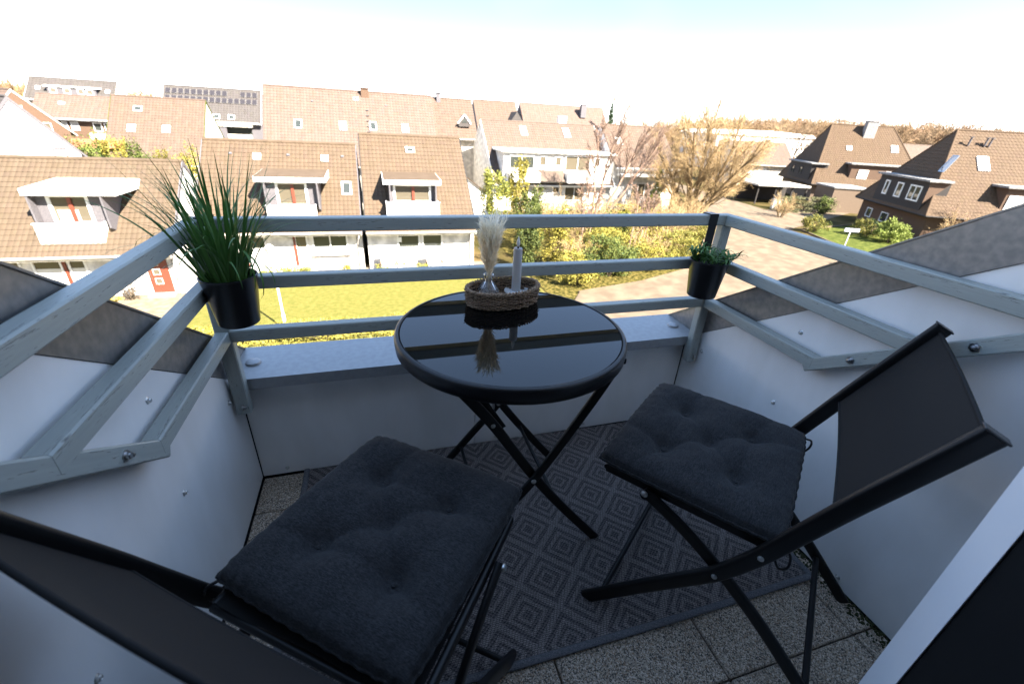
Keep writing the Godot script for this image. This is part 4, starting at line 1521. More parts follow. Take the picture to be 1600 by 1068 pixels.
# ------------------------------------------------------------------ houses across the lawn
func neighbours() -> void:
	var ca := {"he": 2.35, "hr": 6.3, "run": 4.7, "over": 0.7, "roof": M.tile_a, "group": "terraced houses across the lawn", "gable_trim": true, "canopy": M.offwhite, "vmat": M.slate, "trim": M.offwhite, "tw": 0.23, "th": 0.33}
	var a := house("low white terraced house at the left with a red front door and one balcony dormer", "house", W(-25, 25.6), 0, 14.9, ca)
	dormer(a, ca, 9.55, 12.45, 5.05, -0.75, -1.25, 10.05, 11.7, 3.62, -0.55, true, 9.45, 13.1)
	for q in [[7.9, 0.9, 1.55], [9.35, 1.2, 1.55], [10.55, 0.75, 1.55]]:
		var wn := window(a, Vector3(q[0], q[2], -0.7), FRONT, q[1], 1.1, M.white_clean, M.pane_dim)
		var bl := Geo.new()
		bl.box(Vector3(0, -0.2, 0.022), Vector3(q[1] - 0.2, 0.5, 0.02))
		gp(wn, "curtain", bl, M.pane_blind)
	var rp := Geo.new()
	rp.bx(Vector3(9.98, 0.3, -0.69), Vector3(10.1, 2.1, -0.6))
	gp(a, "red_post", rp, M.redwood)
	front_door(a, Vector3(13.85, 0.15, -0.7))
	var cb := {"he": 2.58, "hr": 7.24, "run": 5.55, "over": 0.7, "roof": M.tile_b, "group": "terraced houses across the lawn", "vmat": M.slate, "trim": M.offwhite, "tw": 0.25, "th": 0.36}
	var b := house("middle white terraced house with a wide balcony dormer and one tall roof window", "house", W(-10.0, 28.8), 0, 9.06, cb)
	dormer(b, cb, 3.85, 6.8, 5.35, -0.9, -1.3, 4.4, 6.15, 3.92, -0.4, false, 3.4, 7.3)
	skylight(b, cb, 8.35, 4.75, 0.62, 1.05, M.pane)
	skylight(b, cb, 3.1, 6.35, 0.45, 0.5, M.pane_blind)
	skylight(b, cb, 7.1, 6.35, 0.45, 0.5, M.pane_blind)
	vents(b, cb, [1.6, 4.9, 8.2], 6.5)
	for q in [[2.9, 1.1, M.pane], [5.42, 0.75, M.pane_dim], [7.1, 2.1, M.pane]]:
		window(b, Vector3(q[0], 1.92, -0.7), FRONT, q[1], 0.95, M.white_clean, q[2], 1 if q[1] > 2 else 0)
	for x in [2.2, 4.98]:
		var g := Geo.new()
		g.bx(Vector3(x, 0.45, -0.69), Vector3(x + 0.13, 2.36, -0.6))
		gp(b, "red_post", g, M.redwood)
	var sl := Geo.new()
	sl.bx(Vector3(5.95, 1.0, -0.698), Vector3(8.3, 1.08, -0.5))
	gp(b, "window_sill", sl, M.offwhite)
	var cc := {"he": 2.58, "hr": 7.9, "run": 6.32, "over": 0.7, "roof": M.tile_b, "group": "terraced houses across the lawn", "vmat": M.dark_frame, "trim": M.offwhite, "tw": 0.25, "th": 0.36}
	var c := house("taller end terrace house with a dark gable edge, behind the pampas plume", "house", W(-0.66, 28.6), 0, 7.0, cc)
	dormer(c, cc, 1.6, 4.55, 5.33, -0.85, -1.3, 1.85, 4.25, 4.16, -0.4, false, 1.25, 4.85)
	skylight(c, cc, 3.35, 7.0, 0.62, 0.5, M.pane)
	for q in [[2.6, 1.45], [4.15, 1.35]]:
		window(c, Vector3(q[0], 1.83, -0.7), FRONT, q[1], 0.92, M.white_clean, M.pane)
	downpipe(a, 14.6, 2.35, 0.7)
	downpipe(b, 8.75, 2.58, 0.7)
	downpipe(c, 6.7, 2.58, 0.7)
	var nb := Geo.new()
	nb.box(Vector3(2.0, 1.95, -0.62), Vector3(0.3, 0.32, 0.03))
	gp(c, "notice_board", nb, M.white_clean)

func downpipe(t: Node3D, x: float, he: float, ov: float) -> void:
	var g := Geo.new()
	g.tube([Vector3(x, he - 0.12, 0.1), Vector3(x, he - 0.3, -ov + 0.08), Vector3(x, he - 0.5, -ov + 0.07), Vector3(x, 0.0, -ov + 0.07)], [0.045, 0.045, 0.045, 0.045], 8)
	gp(t, "downpipe", g, M.concrete)

func vents(t: Node3D, c: Dictionary, xs: Array, y: float) -> void:
	var b := slope_basis(c.he, c.hr, c.run)
	for x in xs:
		var g := Geo.new()
		g.box(Vector3(0, 0, 0.07), Vector3(0.2, 0.16, 0.1), 0.03)
		part(t, "roof_vent", g.mesh(), M.slate, Vector3(x, y, -c.run * (y - c.he) / (c.hr - c.he)), b)

func front_door(t: Node3D, p: Vector3) -> void:
	var g := Geo.new()
	g.box(Vector3(0, 0.98, 0.03), Vector3(0.92, 1.96, 0.08))
	var d := part(t, "door", g.mesh(), M.redwood, p)
	for i in 3:
		var q := Geo.new()
		q.box(Vector3(-0.08, 0.62 + i * 0.5, 0.075), Vector3(0.26, 0.26, 0.02))
		gp(d, "pane", q, M.pane_dim)
		var f := Geo.new()
		for s in [-1.0, 1.0]:
			f.box(Vector3(-0.08 + s * 0.15, 0.62 + i * 0.5, 0.08), Vector3(0.04, 0.34, 0.03))
			f.box(Vector3(-0.08, 0.62 + i * 0.5 + s * 0.15, 0.08), Vector3(0.26, 0.04, 0.028))
		gp(d, "pane_frame", f, M.offwhite)
	var h := Geo.new()
	h.tube([Vector3(-0.36, 0.7, 0.12), Vector3(-0.36, 1.2, 0.12)], [0.02, 0.02], 6)
	gp(d, "handle", h, M.steel)
	var s := Geo.new()
	s.bx(Vector3(-0.6, -0.15, 0.0), Vector3(0.6, 0.0, 0.6))
	part(t, "door_step", s.mesh(), M.concrete, p)

func chimney(t: Node3D, p: Vector3, s: Vector3, m: Material) -> void:
	var g := Geo.new()
	g.box(p + Vector3(0, s.y / 2, 0), s, 0.02)
	g.box(p + Vector3(0, s.y + 0.06, 0), Vector3(s.x + 0.16, 0.1, s.z + 0.16), 0.02)
	gp(t, "chimney", g, m)

func far_houses() -> void:
	# large tiled roof behind the middle terrace
	var cd := {"he": 4.3, "hr": 11.25, "run": 6.7, "roof": M.tile_d, "wall": M.offwhite, "trim": M.offwhite, "gable_trim": false, "tw": 0.31, "th": 0.36}
	var d := house("big house with a broad orange tiled roof and four roof windows", "house", W(-9.9, 49.8), 0, 17.0, cd)
	skylight(d, cd, 3.2, 7.85, 0.7, 1.1, M.pane)
	skylight(d, cd, 7.45, 7.85, 0.7, 1.1, M.pane_blind)
	skylight(d, cd, 10.45, 7.95, 0.7, 1.1, M.pane)
	skylight(d, cd, 13.75, 7.9, 0.7, 1.1, M.pane_blind)
	skylight(d, cd, 8.95, 10.45, 0.5, 0.45, M.pane)
	chimney(d, Vector3(9.9, 10.5, -6.4), Vector3(0.8, 1.0, 0.6), M.brick)
	vents(d, cd, [4.6, 12.0], 10.0)
	var st := Geo.new()
	for i in 6:
		var y := 7.0 + i * 0.5
		st.box(Vector3(10.0, y, -cd.run * (y - cd.he) / (cd.hr - cd.he) + 0.12), Vector3(0.3, 0.05, 0.2))
	gp(d, "roof_steps", st, M.slate)
	var ce := {"he": 2.8, "hr": 9.6, "run": 6.8, "roof": M.tile_e, "wall": M.white, "trim": M.white_clean, "vmat": M.lawn_green, "tw": 0.34, "th": 0.4}
	var e := house("tan roofed house with three small roof windows and a white right gable", "house", W(-28.2, 62), 0, 9.5, ce)
	skylight(e, ce, 2.75, 8.3, 0.85, 0.75, M.pane)
	skylight(e, ce, 2.3, 6.3, 0.8, 1.0, M.pane_blind)
	skylight(e, ce, 5.7, 6.35, 0.8, 1.0, M.pane_blind)
	window(e, Vector3(2.0, 1.6, -0.6), FRONT, 4.0, 1.1, M.timber_dark, M.pane, 2)
	# house with solar panels
	var cs := {"he": 6.9, "hr": 11.5, "run": 4.6, "roof": M.tile_grey, "wall": M.slate, "trim": M.white_clean, "tw": 0.4, "th": 0.45}
	var s := house("grey roofed house with two rows of solar panels and a white balcony", "house", W(-29.2, 84), 0, 13.3, cs)
	var sb := slope_basis(cs.he, cs.hr, cs.run)
	for r in 2:
		for i in 15:
			if r == 0 and (i == 10 or i == 11): continue
			var y := 10.75 - r * 0.98
			var g := Geo.new()
			g.box(Vector3.ZERO, Vector3(0.70, 0.95, 0.05))
			var pn := part(s, "solar_panel", g.mesh(), M.concrete, Vector3(0.65 + i * 0.84, y, -cs.run * (y - cs.he) / (cs.hr - cs.he)) + sb.z * 0.12, sb)
			var q := Geo.new()
			q.box(Vector3(0, 0, 0.02), Vector3(0.66, 0.91, 0.03))
			gp(pn, "cell_sheet", q, M.solar)
	for x in [7.2, 9.2]:
		window(s, Vector3(x, 7.6, -0.55) + Vector3(0, 0, 0.0), sb, 0.9, 0.9, M.white_clean, M.pane, 0, 0.12, "skylight")
	var bt := Geo.new()
	bt.bx(Vector3(6.3, 4.0, -0.6), Vector3(11.6, 5.3, 0.5))
	bt.bx(Vector3(5.8, 6.35, -0.6), Vector3(12.0, 7.0, 0.75))
	gp(s, "balcony_parapet", bt, M.offwhite)
	var bd := Geo.new()
	bd.bx(Vector3(6.2, 5.3, -0.62), Vector3(11.7, 6.34, -0.55))
	gp(s, "balcony_opening", bd, M.pane)
	var bp := Geo.new()
	bp.bx(Vector3(7.2, 4.6, 0.502), Vector3(8.5, 6.3, 0.6))
	gp(s, "privacy_screen", bp, M.slate)
	# far left
	var cf := {"he": 8.6 - 2.6, "hr": 11.75 - 2.6, "run": 3.4, "roof": M.tile_grey, "wall": M.offwhite, "trim": M.white_clean, "tw": 0.5, "th": 0.5, "name": "detached_house"}
	var f := house("far house on the rise at the left with a long white framed roof dormer", "house", W(-51.5, 97, 2.6), 0, 11.8, cf)
	var fd := Geo.new()
	fd.bx(Vector3(3.0, 6.9, -2.2), Vector3(9.4, 7.9, -0.9))
	gp(f, "dormer", fd, M.slate)
	var fr := Geo.new()
	fr.bx(Vector3(2.7, 7.902, -2.6), Vector3(9.8, 8.12, -0.7))
	gp(f, "dormer_canopy", fr, M.white_clean)
	for x in [3.8, 5.6, 7.4, 8.6]:
		window(f, Vector3(x, 7.4, -0.9), FRONT, 0.9, 0.8, M.white_clean, M.pane_dim)
	for x in [1.5, 10.7]:
		skylight(f, cf, x, 7.6, 0.6, 0.7, M.pane_blind)
	var ck := {"he": 6.5, "hr": 9.4, "run": 3.6, "roof": M.tile_d, "wall": M.brick, "trim": M.white_clean, "gable_trim": false, "tw": 0.45, "th": 0.45, "name": "detached_house"}
	var k := house("brick house with an orange roof and white windows, below the far dormer house", "house", W(-43.6, 81.5), 0, 9.2, ck)
	for q in [[0.6, 1.0, M.pane_dim], [3.2, 0.6, M.pane_blind], [4.3, 0.9, M.pane_blind], [6.9, 1.0, M.pane], [8.1, 0.8, M.pane]]:
		window(k, Vector3(q[0] + 0.3, 5.6, -0.6), FRONT, q[1], 1.1, M.white_clean, q[2])
	var kb := Geo.new()
	kb.bx(Vector3(6.3, 3.9, -0.6), Vector3(9.1, 4.8, 0.3))
	gp(k, "balcony_parapet", kb, M.white_clean)
	skylight(k, ck, 3.2, 8.3, 0.7, 0.5, M.pane_blind)
	var cm := {"he": 5.0, "hr": 9.6, "run": 4.6, "roof": M.tile_d, "wall": M.brick, "trim": M.offwhite, "tw": 0.45, "th": 0.45, "name": "detached_house"}
	var m := house("brick gable house at the far left edge with three small white gable windows", "house", W(-46.8, 71), 40, 8.0, cm)
	for q in [[-4.6, 7.6], [-6.6, 5.9], [-5.0, 5.9], [-3.4, 5.9]]:
		window(m, Vector3(7.99, q[1], q[0]), Basis(Vector3(0, 0, -1), Vector3.UP, Vector3.RIGHT), 0.8, 0.9, M.white_clean, M.pane_dim)
	var cn := {"he": 5.6, "hr": 9.0, "run": 2.9, "back": 3.3, "heb": 5.0, "roof": M.tile_grey, "wall": M.white, "vmat": M.slate, "trim": M.slate, "tw": 0.3, "th": 0.36, "over": 0.4}
	var n := house("white gabled house at the left edge above the low terrace, grey roof in shade", "house", W(-23.4, 42) + Vector3(-8.6, 0, -5.0), 45, 9.0, cn)
	window(n, Vector3(8.99, 5.3, -4.6), Basis(Vector3(0, 0, -1), Vector3.UP, Vector3.RIGHT), 0.8, 0.9, M.slate, M.pane_blind)
	var cp := {"he": 6.9, "hr": 11.4, "run": 4.5, "roof": M.tile_e, "wall": M.offwhite, "trim": M.offwhite, "gable_trim": false, "tw": 0.4, "th": 0.45}
	var p := house("narrow tan roofed house with a small white gable dormer left of the balcony house", "house", W(7.2, 60), 0, 6.2, cp)
	var pg := Geo.new()
	pg.prism([Vector2(-0.7, 0), Vector2(0.7, 0), Vector2(0.7, 0.5), Vector2(0, 1.3), Vector2(-0.7, 0.5)], Vector3(4.6, 8.3, -1.0), Vector3.RIGHT, Vector3.UP, Vector3(0, 0, -2.5))
	var pm := gp(p, "gable_dormer", pg, M.tile_grey)
	var pf := Geo.new()
	for s2 in [-1.0, 1.0]:
		pf.bar(Vector3(4.6 + s2 * 0.85, 8.65, -0.95), Vector3(4.6, 9.66, -0.95), Vector3(0, 0, 1), 0.12, 0.16)
	gp(pm, "dormer_trim", pf, M.white_clean)
	var pw := Geo.new()
	pw.prism([Vector2(-0.35, 0), Vector2(0.35, 0), Vector2(0, 0.5)], Vector3(4.6, 8.75, -0.99), Vector3.RIGHT, Vector3.UP, Vector3(0, 0, 0.02))
	gp(pm, "dormer_window", pw, M.pane)
	chimney(p, Vector3(1.8, 10.6, -4.2), Vector3(0.5, 1.3, 0.5), M.slate)
	# lean-to beside the end terrace
	var lt := Geo.new()
	lt.prism([Vector2(0, 0), Vector2(2.6, 0), Vector2(2.6, 3.2), Vector2(0, 5.0)], W(7.4, 41), Vector3.RIGHT, Vector3.UP, Vector3(0, 0, -4))
	var lo := thing("lean_to_shed", "brown lean-to shed with a white wall end beside the end terrace house", "shed")
	gp(lo, "wall", lt, M.white)
	var lr := Geo.new()
	for i in 9:
		var f0 := i / 9.0
		lr.bar(W(7.3 + 2.8 * f0, 40.8, 5.1 - 1.95 * f0), W(7.3 + 2.8 * f0, 45.2, 5.1 - 1.95 * f0), Vector3(0.82, -0.57, 0), 0.37, 0.06 + 0.02 * (i % 2))
	gp(lo, "roof", lr, M.tile_r)
	balcony_house()
	# roofs on the skyline behind it
	var h1 := {"he": 7.0, "hr": 12.4, "run": 5.0, "roof": M.tile_e, "wall": M.slate, "trim": M.slate, "gable_trim": false, "tw": 0.5, "th": 0.5, "group": "houses on the skyline"}
	var a := house("skyline house with a short tan roof, left of the two behind the balcony house", "house", W(19.0, 85), 0, 8.2, h1)
	window(a, Vector3(2.2, 7.4, -0.3), FRONT, 1.4, 0.5, M.white_clean, M.pane_dim)
	var gd := Geo.new()
	gd.prism([Vector2(-2.6, 0), Vector2(2.6, 0), Vector2(0, 3.6)], Vector3(7.0, 7.2, 0.4), Vector3.RIGHT, Vector3.UP, Vector3(0, 0, -5))
	gp(a, "cross_gable", gd, M.tile_grey)
	var h2 := {"he": 7.2, "hr": 12.4, "run": 5.0, "roof": M.tile_d, "wall": M.slate, "trim": M.slate, "gable_trim": false, "tw": 0.5, "th": 0.5, "group": "houses on the skyline"}
	var b := house("long skyline house with two chimneys behind the balcony house", "house", W(28.0, 85), 0, 17.5, h2)
	chimney(b, Vector3(12.5, 10.5, -3.2), Vector3(1.1, 2.2, 0.8), M.slate)
	chimney(b, Vector3(6.8, 8.2, 0.3), Vector3(1.6, 2.2, 0.8), M.white_clean)
	var gr := Geo.new()
	gr.prism([Vector2(1.2, 6.0), Vector2(-2.0, 9.2), Vector2(-2.0, 6.0)], Vector3(2.6, 0.03, 0), Vector3(0, 0, 1), Vector3.UP, Vector3(14.6, 0, 0))
	gp(b, "porch_roof", gr, M.tile_grey)
	# long white hall
	var hg := Geo.new()
	hg.bx(W(93, 112, 0), W(128, 128, 9.0))
	var hl := thing("white_hall", "long low white flat roofed hall beyond the right hand houses", "hall")
	gp(hl, "wall", hg, M.white_clean)
	var hr := Geo.new()
	hr.prism([Vector2(0, 9.0), Vector2(36, 9.0), Vector2(34, 9.9), Vector2(18, 10.4), Vector2(2, 9.9)], W(92.5, 111.5, 0.003), Vector3.RIGHT, Vector3.UP, Vector3(0, 0, -17))
	gp(hl, "roof", hr, M.white_clean)

func balcony_house() -> void:
	var c := {"he": 2.9, "hr": 9.2, "run": 7.6, "roof": M.tile_g, "wall": M.white, "trim": M.white_clean, "tw": 0.3, "th": 0.4}
	var t := house("wide white house with a two storey balcony front, left of the bare trees", "house", W(12.9, 49.0), 0, 14.8, c)
	var g := Geo.new()
	g.prism([Vector2(-0.25, 3.0), Vector2(-0.25, 6.25), Vector2(-4.6, 6.25), Vector2(-0.9, 3.0)], Vector3(0.95, 0, 0), Vector3(0, 0, 1), Vector3.UP, Vector3(13.3, 0, 0))
	gp(t, "upper_storey", g, M.white)
	var r := Geo.new()
	r.bx(Vector3(0.6, 6.253, -4.9), Vector3(14.5, 6.45, 0.15))
	gp(t, "flat_roof_edge", r, M.white_clean)
	for q in [[3.05, 2.9, 5.25, 1.35, M.pane], [9.75, 3.1, 5.25, 1.6, M.pane_dim]]:
		window(t, Vector3(q[0], q[2], -0.25), FRONT, q[1], q[3], M.white_clean, q[4], 1)
	for x in [5.5, 7.35, 12.2]:
		window(t, Vector3(x, 5.45, -0.25), FRONT, 0.8, 1.0, M.white_clean, M.pane_dim)
	for q in [[1.3, 4.9], [8.2, 12.0]]:
		var p := Geo.new()
		p.bx(Vector3(q[0], 3.45, 0.9), Vector3(q[1], 4.3, 1.0))
		p.bx(Vector3(q[0], 3.3, -0.25), Vector3(q[1], 3.447, 1.0))
		p.bx(Vector3(q[0], 3.45, -0.25), Vector3(q[0] + 0.08, 4.3, 0.897))
		p.bx(Vector3(q[1] - 0.08, 3.45, -0.25), Vector3(q[1], 4.3, 0.897))
		gp(t, "balcony_parapet", p, M.white_clean)
	var s := Geo.new()
	s.prism([Vector2(-0.24, 4.5), Vector2(0.75, 3.4), Vector2(-0.24, 3.4)], Vector3(5.0, 0, 0), Vector3(0, 0, 1), Vector3.UP, Vector3(3.1, 0, 0))
	gp(t, "roof_strip", s, M.tile_g)
	for q in [[5.6, 0.85, 2.6, 1.0], [7.5, 0.9, 2.6, 1.0], [9.85, 2.5, 2.2, 1.9], [3.2, 2.0, 2.2, 1.6]]:
		window(t, Vector3(q[0], q[2] - 0.1, -0.6), FRONT, q[1], q[3], M.white_clean, M.pane_dim, 1 if q[1] > 2 else 0)
	skylight(t, c, 5.0, 8.2, 0.8, 1.5, M.pane_blind)
	skylight(t, c, 10.6, 8.2, 0.8, 1.5, M.pane_blind)
	vents(t, c, [7.7], 8.4)
	var c2 := {"he": 4.9, "hr": 9.4, "run": 5.4, "roof": M.tile_e, "wall": M.white, "trim": M.white_clean, "gable_trim": false, "tw": 0.32, "th": 0.4}
	var u := house("white house with a shuttered ground floor window behind the golden willow", "house", W(27.9, 49.6), 0, 8.8, c2)
	window(u, Vector3(4.2, 2.3, -0.6), FRONT, 2.9, 1.7, M.white_clean, M.pane_dim, 2)
	window(u, Vector3(7.4, 2.6, -0.6), FRONT, 1.0, 1.2, M.white_clean, M.pane_dim)
	skylight(u, c2, 1.6, 7.6, 0.8, 1.2, M.pane_blind)
	var uc := Geo.new()
	uc.bx(Vector3(0.5, 4.0, -0.6), Vector3(8.5, 4.25, 0.6))
	gp(u, "porch_roof", uc, M.white_clean)

# hipped house: local x along the front eave, z towards the front (eave at z = 0)
func hip_house(label: String, at: Vector3, ang: float, w: float, dep: float, he: float, hr: float, a0: float, a1: float, roof: Material, wall: Material) -> Node3D:
	var t := thing("hipped_house", label, "house", at, deg_to_rad(-ang), "hipped brown houses on the right")
	var g := Geo.new()
	g.bx(Vector3(0.7, -1, -dep + 0.7), Vector3(w - 0.7, he + 0.1, -0.7))
	gp(t, "wall", g, wall)
	var A := Vector3(0, he, 0)
	var B := Vector3(w, he, 0)
	var C := Vector3(w, he, -dep)
	var D := Vector3(0, he, -dep)
	var P := Vector3(a0, hr, -dep / 2)
	var Q := Vector3(w - a1, hr, -dep / 2)
	var s := Geo.new()
	var mid := Vector3(w / 2, he, -dep / 2)
	var dn := Vector3(0, -0.02, 0)
	s.face([A + dn, B + dn, Q + dn, P + dn], mid)
	s.face([B + dn, C + dn, Q + dn], mid)
	s.face([C + dn, D + dn, P + dn, Q + dn], mid)
	s.face([D + dn, A + dn, P + dn], mid)
	s.face([A + dn, B + dn, C + dn, D + dn], mid + Vector3(0, 3, 0))
	gp(t, "roof", s, roof)
	var tg := Geo.new()
	var S := Vector3(0, hr - he, -dep / 2)
	tile_rows(tg, A, Vector3.RIGHT, S.normalized(), 0, w, a0, w - a1, S.length(), 0.36, 0.4, 5)
	gp(t, "front_roof_tiles", tg, roof).set_meta("kind", "stuff")
	var tl := Geo.new()
	var S2 := Vector3(a0, hr - he, 0)
	tile_rows(tl, D, Vector3(0, 0, 1), S2.normalized(), 0, dep, dep / 2, dep / 2, S2.length(), 0.36, 0.4, 6)
	gp(t, "side_roof_tiles", tl, roof).set_meta("kind", "stuff")
	var cap := Geo.new()
	for e in [[A, P], [P, Q], [Q, B], [D, P]]:
		var n := int((e[1] - e[0]).length() / 0.42)
		for i in n:
			var x: Vector3 = e[0].lerp(e[1], i / float(n))
			var y: Vector3 = e[0].lerp(e[1], (i + 1.08) / n)
			var tt := rng.randf_range(1.05, 1.5)
			cap.col = Color(tt, tt, tt)
			cap.tube([x, y], [0.11, 0.13], 6)
	gp(t, "ridge_cap", cap, roof).set_meta("kind", "stuff")
	var gu := Geo.new()
	for e in [[A, B], [A, D]]:
		gu.tube([e[0] + Vector3(-0.05, -0.05, 0.06), e[1] + Vector3(-0.05, -0.05, 0.06)], [0.07, 0.07], 6)
	gu.bx(Vector3(0.03, he - 0.18, -dep), Vector3(w, he - 0.03, 0.0))
	gp(t, "gutter", gu, M.timber_dark)
	return t

func box_dormer(t: Node3D, lo: Vector3, hi: Vector3, wall: Material, side: bool) -> void:
	var g := Geo.new()
	g.bx(lo, hi)
	gp(t, "dormer", g, wall)
	var r := Geo.new()
	var p := Vector3(0.35, 0.0, 0.35)
	r.bx(Vector3(lo.x - p.x, hi.y + 0.003, lo.z - (0.35 if side else 0.0)), Vector3(hi.x + (0.0 if side else 0.35), hi.y + 0.2, hi.z + p.z))
	gp(t, "dormer_roof", r, M.concrete)

func right_houses() -> void:
	var LEFT := Basis(Vector3(0, 0, 1), Vector3.UP, Vector3(-1, 0, 0))
	var a := hip_house("nearest hipped brown house at the right edge, its left side in deep shade", W(53.9, 31.5), 28, 14.6, 14.4, 2.7, 10.75, 3.7, 3.7, M.tile_r, M.brick)
	box_dormer(a, Vector3(0.1, 2.75, -10.7), Vector3(2.0, 5.8, -1.6), M.timber_dark, true)
	var ck := Geo.new()
	ck.prism([Vector2(0.1, 3.6), Vector2(0.1, 5.8), Vector2(2.0, 5.8)], Vector3(0, 0, -1.597), Vector3.RIGHT, Vector3.UP, Vector3(0, 0, 0.05))
	gp(a, "dormer_cheek", ck, M.brick)
	for q in [[-8.8, 0.85, 0], [-6.25, 1.15, 0], [-3.45, 2.0, 1]]:
		window(a, Vector3(0.1, 4.5, q[0]), LEFT, q[1], 1.55, M.white_clean, M.pane, q[2], 0.13)
	for q in [[-11.4, 1.2], [-8.0, 1.5]]:
		window(a, Vector3(0.7, 1.2, q[0]), LEFT, q[1], 1.1, M.white_clean, M.pane)
	var sl := Vector3(3.7, 8.05, 0).normalized()
	window(a, Vector3(2.2, 2.7 + 8.05 * 2.2 / 3.7, -3.6) + Vector3(-sl.y, sl.x, 0) * 0.08, Basis(Vector3(0, 0, 1), sl, Vector3(-sl.y, sl.x, 0)), 0.9, 1.8, M.steel, M.pane_blind, 0, 0.1, "skylight")
	var c := {"he": 2.7, "hr": 10.75, "run": 7.2}
	skylight(a, c, 5.65, 7.65, 1.05, 1.75, M.pane_blind)
	box_dormer(a, Vector3(6.6, 2.9, -3.4), Vector3(11.0, 5.75, -0.9), M.brick, false)
	window(a, Vector3(7.75, 4.35, -0.9), FRONT, 1.7, 1.5, M.white_clean, M.pane_blind, 0, 0.14)
	window(a, Vector3(9.8, 4.35, -0.9), FRONT, 1.2, 1.5, M.white_clean, M.pane_dim, 0, 0.14)
	for x in [4.4, 5.9, 6.3]:
		var g := Geo.new()
		g.tube([Vector3(x, 9.3, -5.8), Vector3(x, 10.1, -5.7)], [0.09, 0.09], 8)
		g.box(Vector3(x, 10.12, -5.7), Vector3(0.3, 0.06, 0.3))
		gp(a, "vent_pipe", g, M.slate)
	window(a, Vector3(4.0, 1.3, -0.7), FRONT, 1.6, 1.2, M.white_clean, M.pane)
	var b := hip_house("second hipped brown house with a big grey chimney and a wide front dormer", W(67, 56.6), 28, 16.5, 15.4, 2.7, 11.4, 3.2, 4.2, M.tile_r, M.brick_tan)
	box_dormer(b, Vector3(5.4, 3.0, -4.6), Vector3(13.3, 5.85, -1.0), M.brick, false)
	for q in [[7.2, 1.4], [11.0, 1.4]]:
		window(b, Vector3(q[0], 4.5, -1.0), FRONT, q[1], 1.3, M.white_clean, M.pane_blind)
	var c2 := {"he": 2.7, "hr": 11.4, "run": 7.7}
	skylight(b, c2, 5.6, 8.0, 0.8, 0.8, M.pane_blind)
	skylight(b, c2, 12.2, 8.2, 1.0, 1.3, M.pane_blind)
	chimney(b, Vector3(8.5, 9.0, -6.6), Vector3(1.6, 3.0, 1.0), M.concrete)
	box_dormer(b, Vector3(0.1, 2.75, -11.5), Vector3(2.4, 5.5, -2.0), M.timber_dark, true)
	for z in [-9.5, -6.0]:
		window(b, Vector3(0.1, 4.3, z), LEFT, 1.2, 1.2, M.timber_dark, M.pane)
	# garage and carport in front of it
	var gt := thing("garage", "flat roofed tan garage block with a blank sunlit wall beside the driveway", "garage", W(61.4, 48.0), deg_to_rad(-24))
	var g := Geo.new()
	g.bx(Vector3(0, -0.5, -5), Vector3(4.6, 3.15, 0))
	gp(gt, "wall", g, M.brick_tan)
	var r := Geo.new()
	r.bx(Vector3(-0.15, 3.153, -5.15), Vector3(4.75, 3.35, 0.12))
	gp(gt, "roof", r, M.concrete)
	var ct := thing("carport", "dark timber carport with a pale flat roof left of the tan garage", "carport", W(58.6, 53.5), deg_to_rad(-14))
	var cg := Geo.new()
	cg.bx(Vector3(-4.5, 2.6, -5), Vector3(3.5, 2.85, 0.6))
	gp(ct, "roof", cg, M.offwhite)
	for x in [-4.2, -1.5, 1.0, 3.2]:
		var q := Geo.new()
		q.bx(Vector3(x, -0.3, 0.1), Vector3(x + 0.16, 2.6, 0.26))
		gp(ct, "post", q, M.timber_dark)
	var bw := Geo.new()
	bw.bx(Vector3(-4.5, -0.3, -5), Vector3(3.5, 2.6, -4.8))
	gp(ct, "back_wall", bw, M.timber_dark)
	var c3 := {"he": 3.9, "hr": 7.9, "run": 5.0, "roof": M.tile_g, "wall": M.offwhite, "trim": M.offwhite, "vmat": M.timber_dark, "tw": 0.4, "th": 0.45}
	var d := house("small tan roofed house with white windows at the far end of the road", "house", W(69, 76), 12, 12.5, c3)
	for x in [1.4, 3.8, 6.2]:
		window(d, Vector3(x, 2.6, -0.6), FRONT, 1.6, 1.5, M.white_clean, M.pane_blind)
	chimney(d, Vector3(8.2, 7.0, -4.6), Vector3(0.8, 1.4, 0.7), M.slate)
	var c4 := {"he": 4.0, "hr": 9.0, "run": 6.0, "roof": M.tile_g, "wall": M.brick, "trim": M.brick, "gable_trim": false, "tw": 0.5, "th": 0.5}
	house("long low tan roof seen between the two hipped houses", "house", W(112, 76), 10, 28, c4)


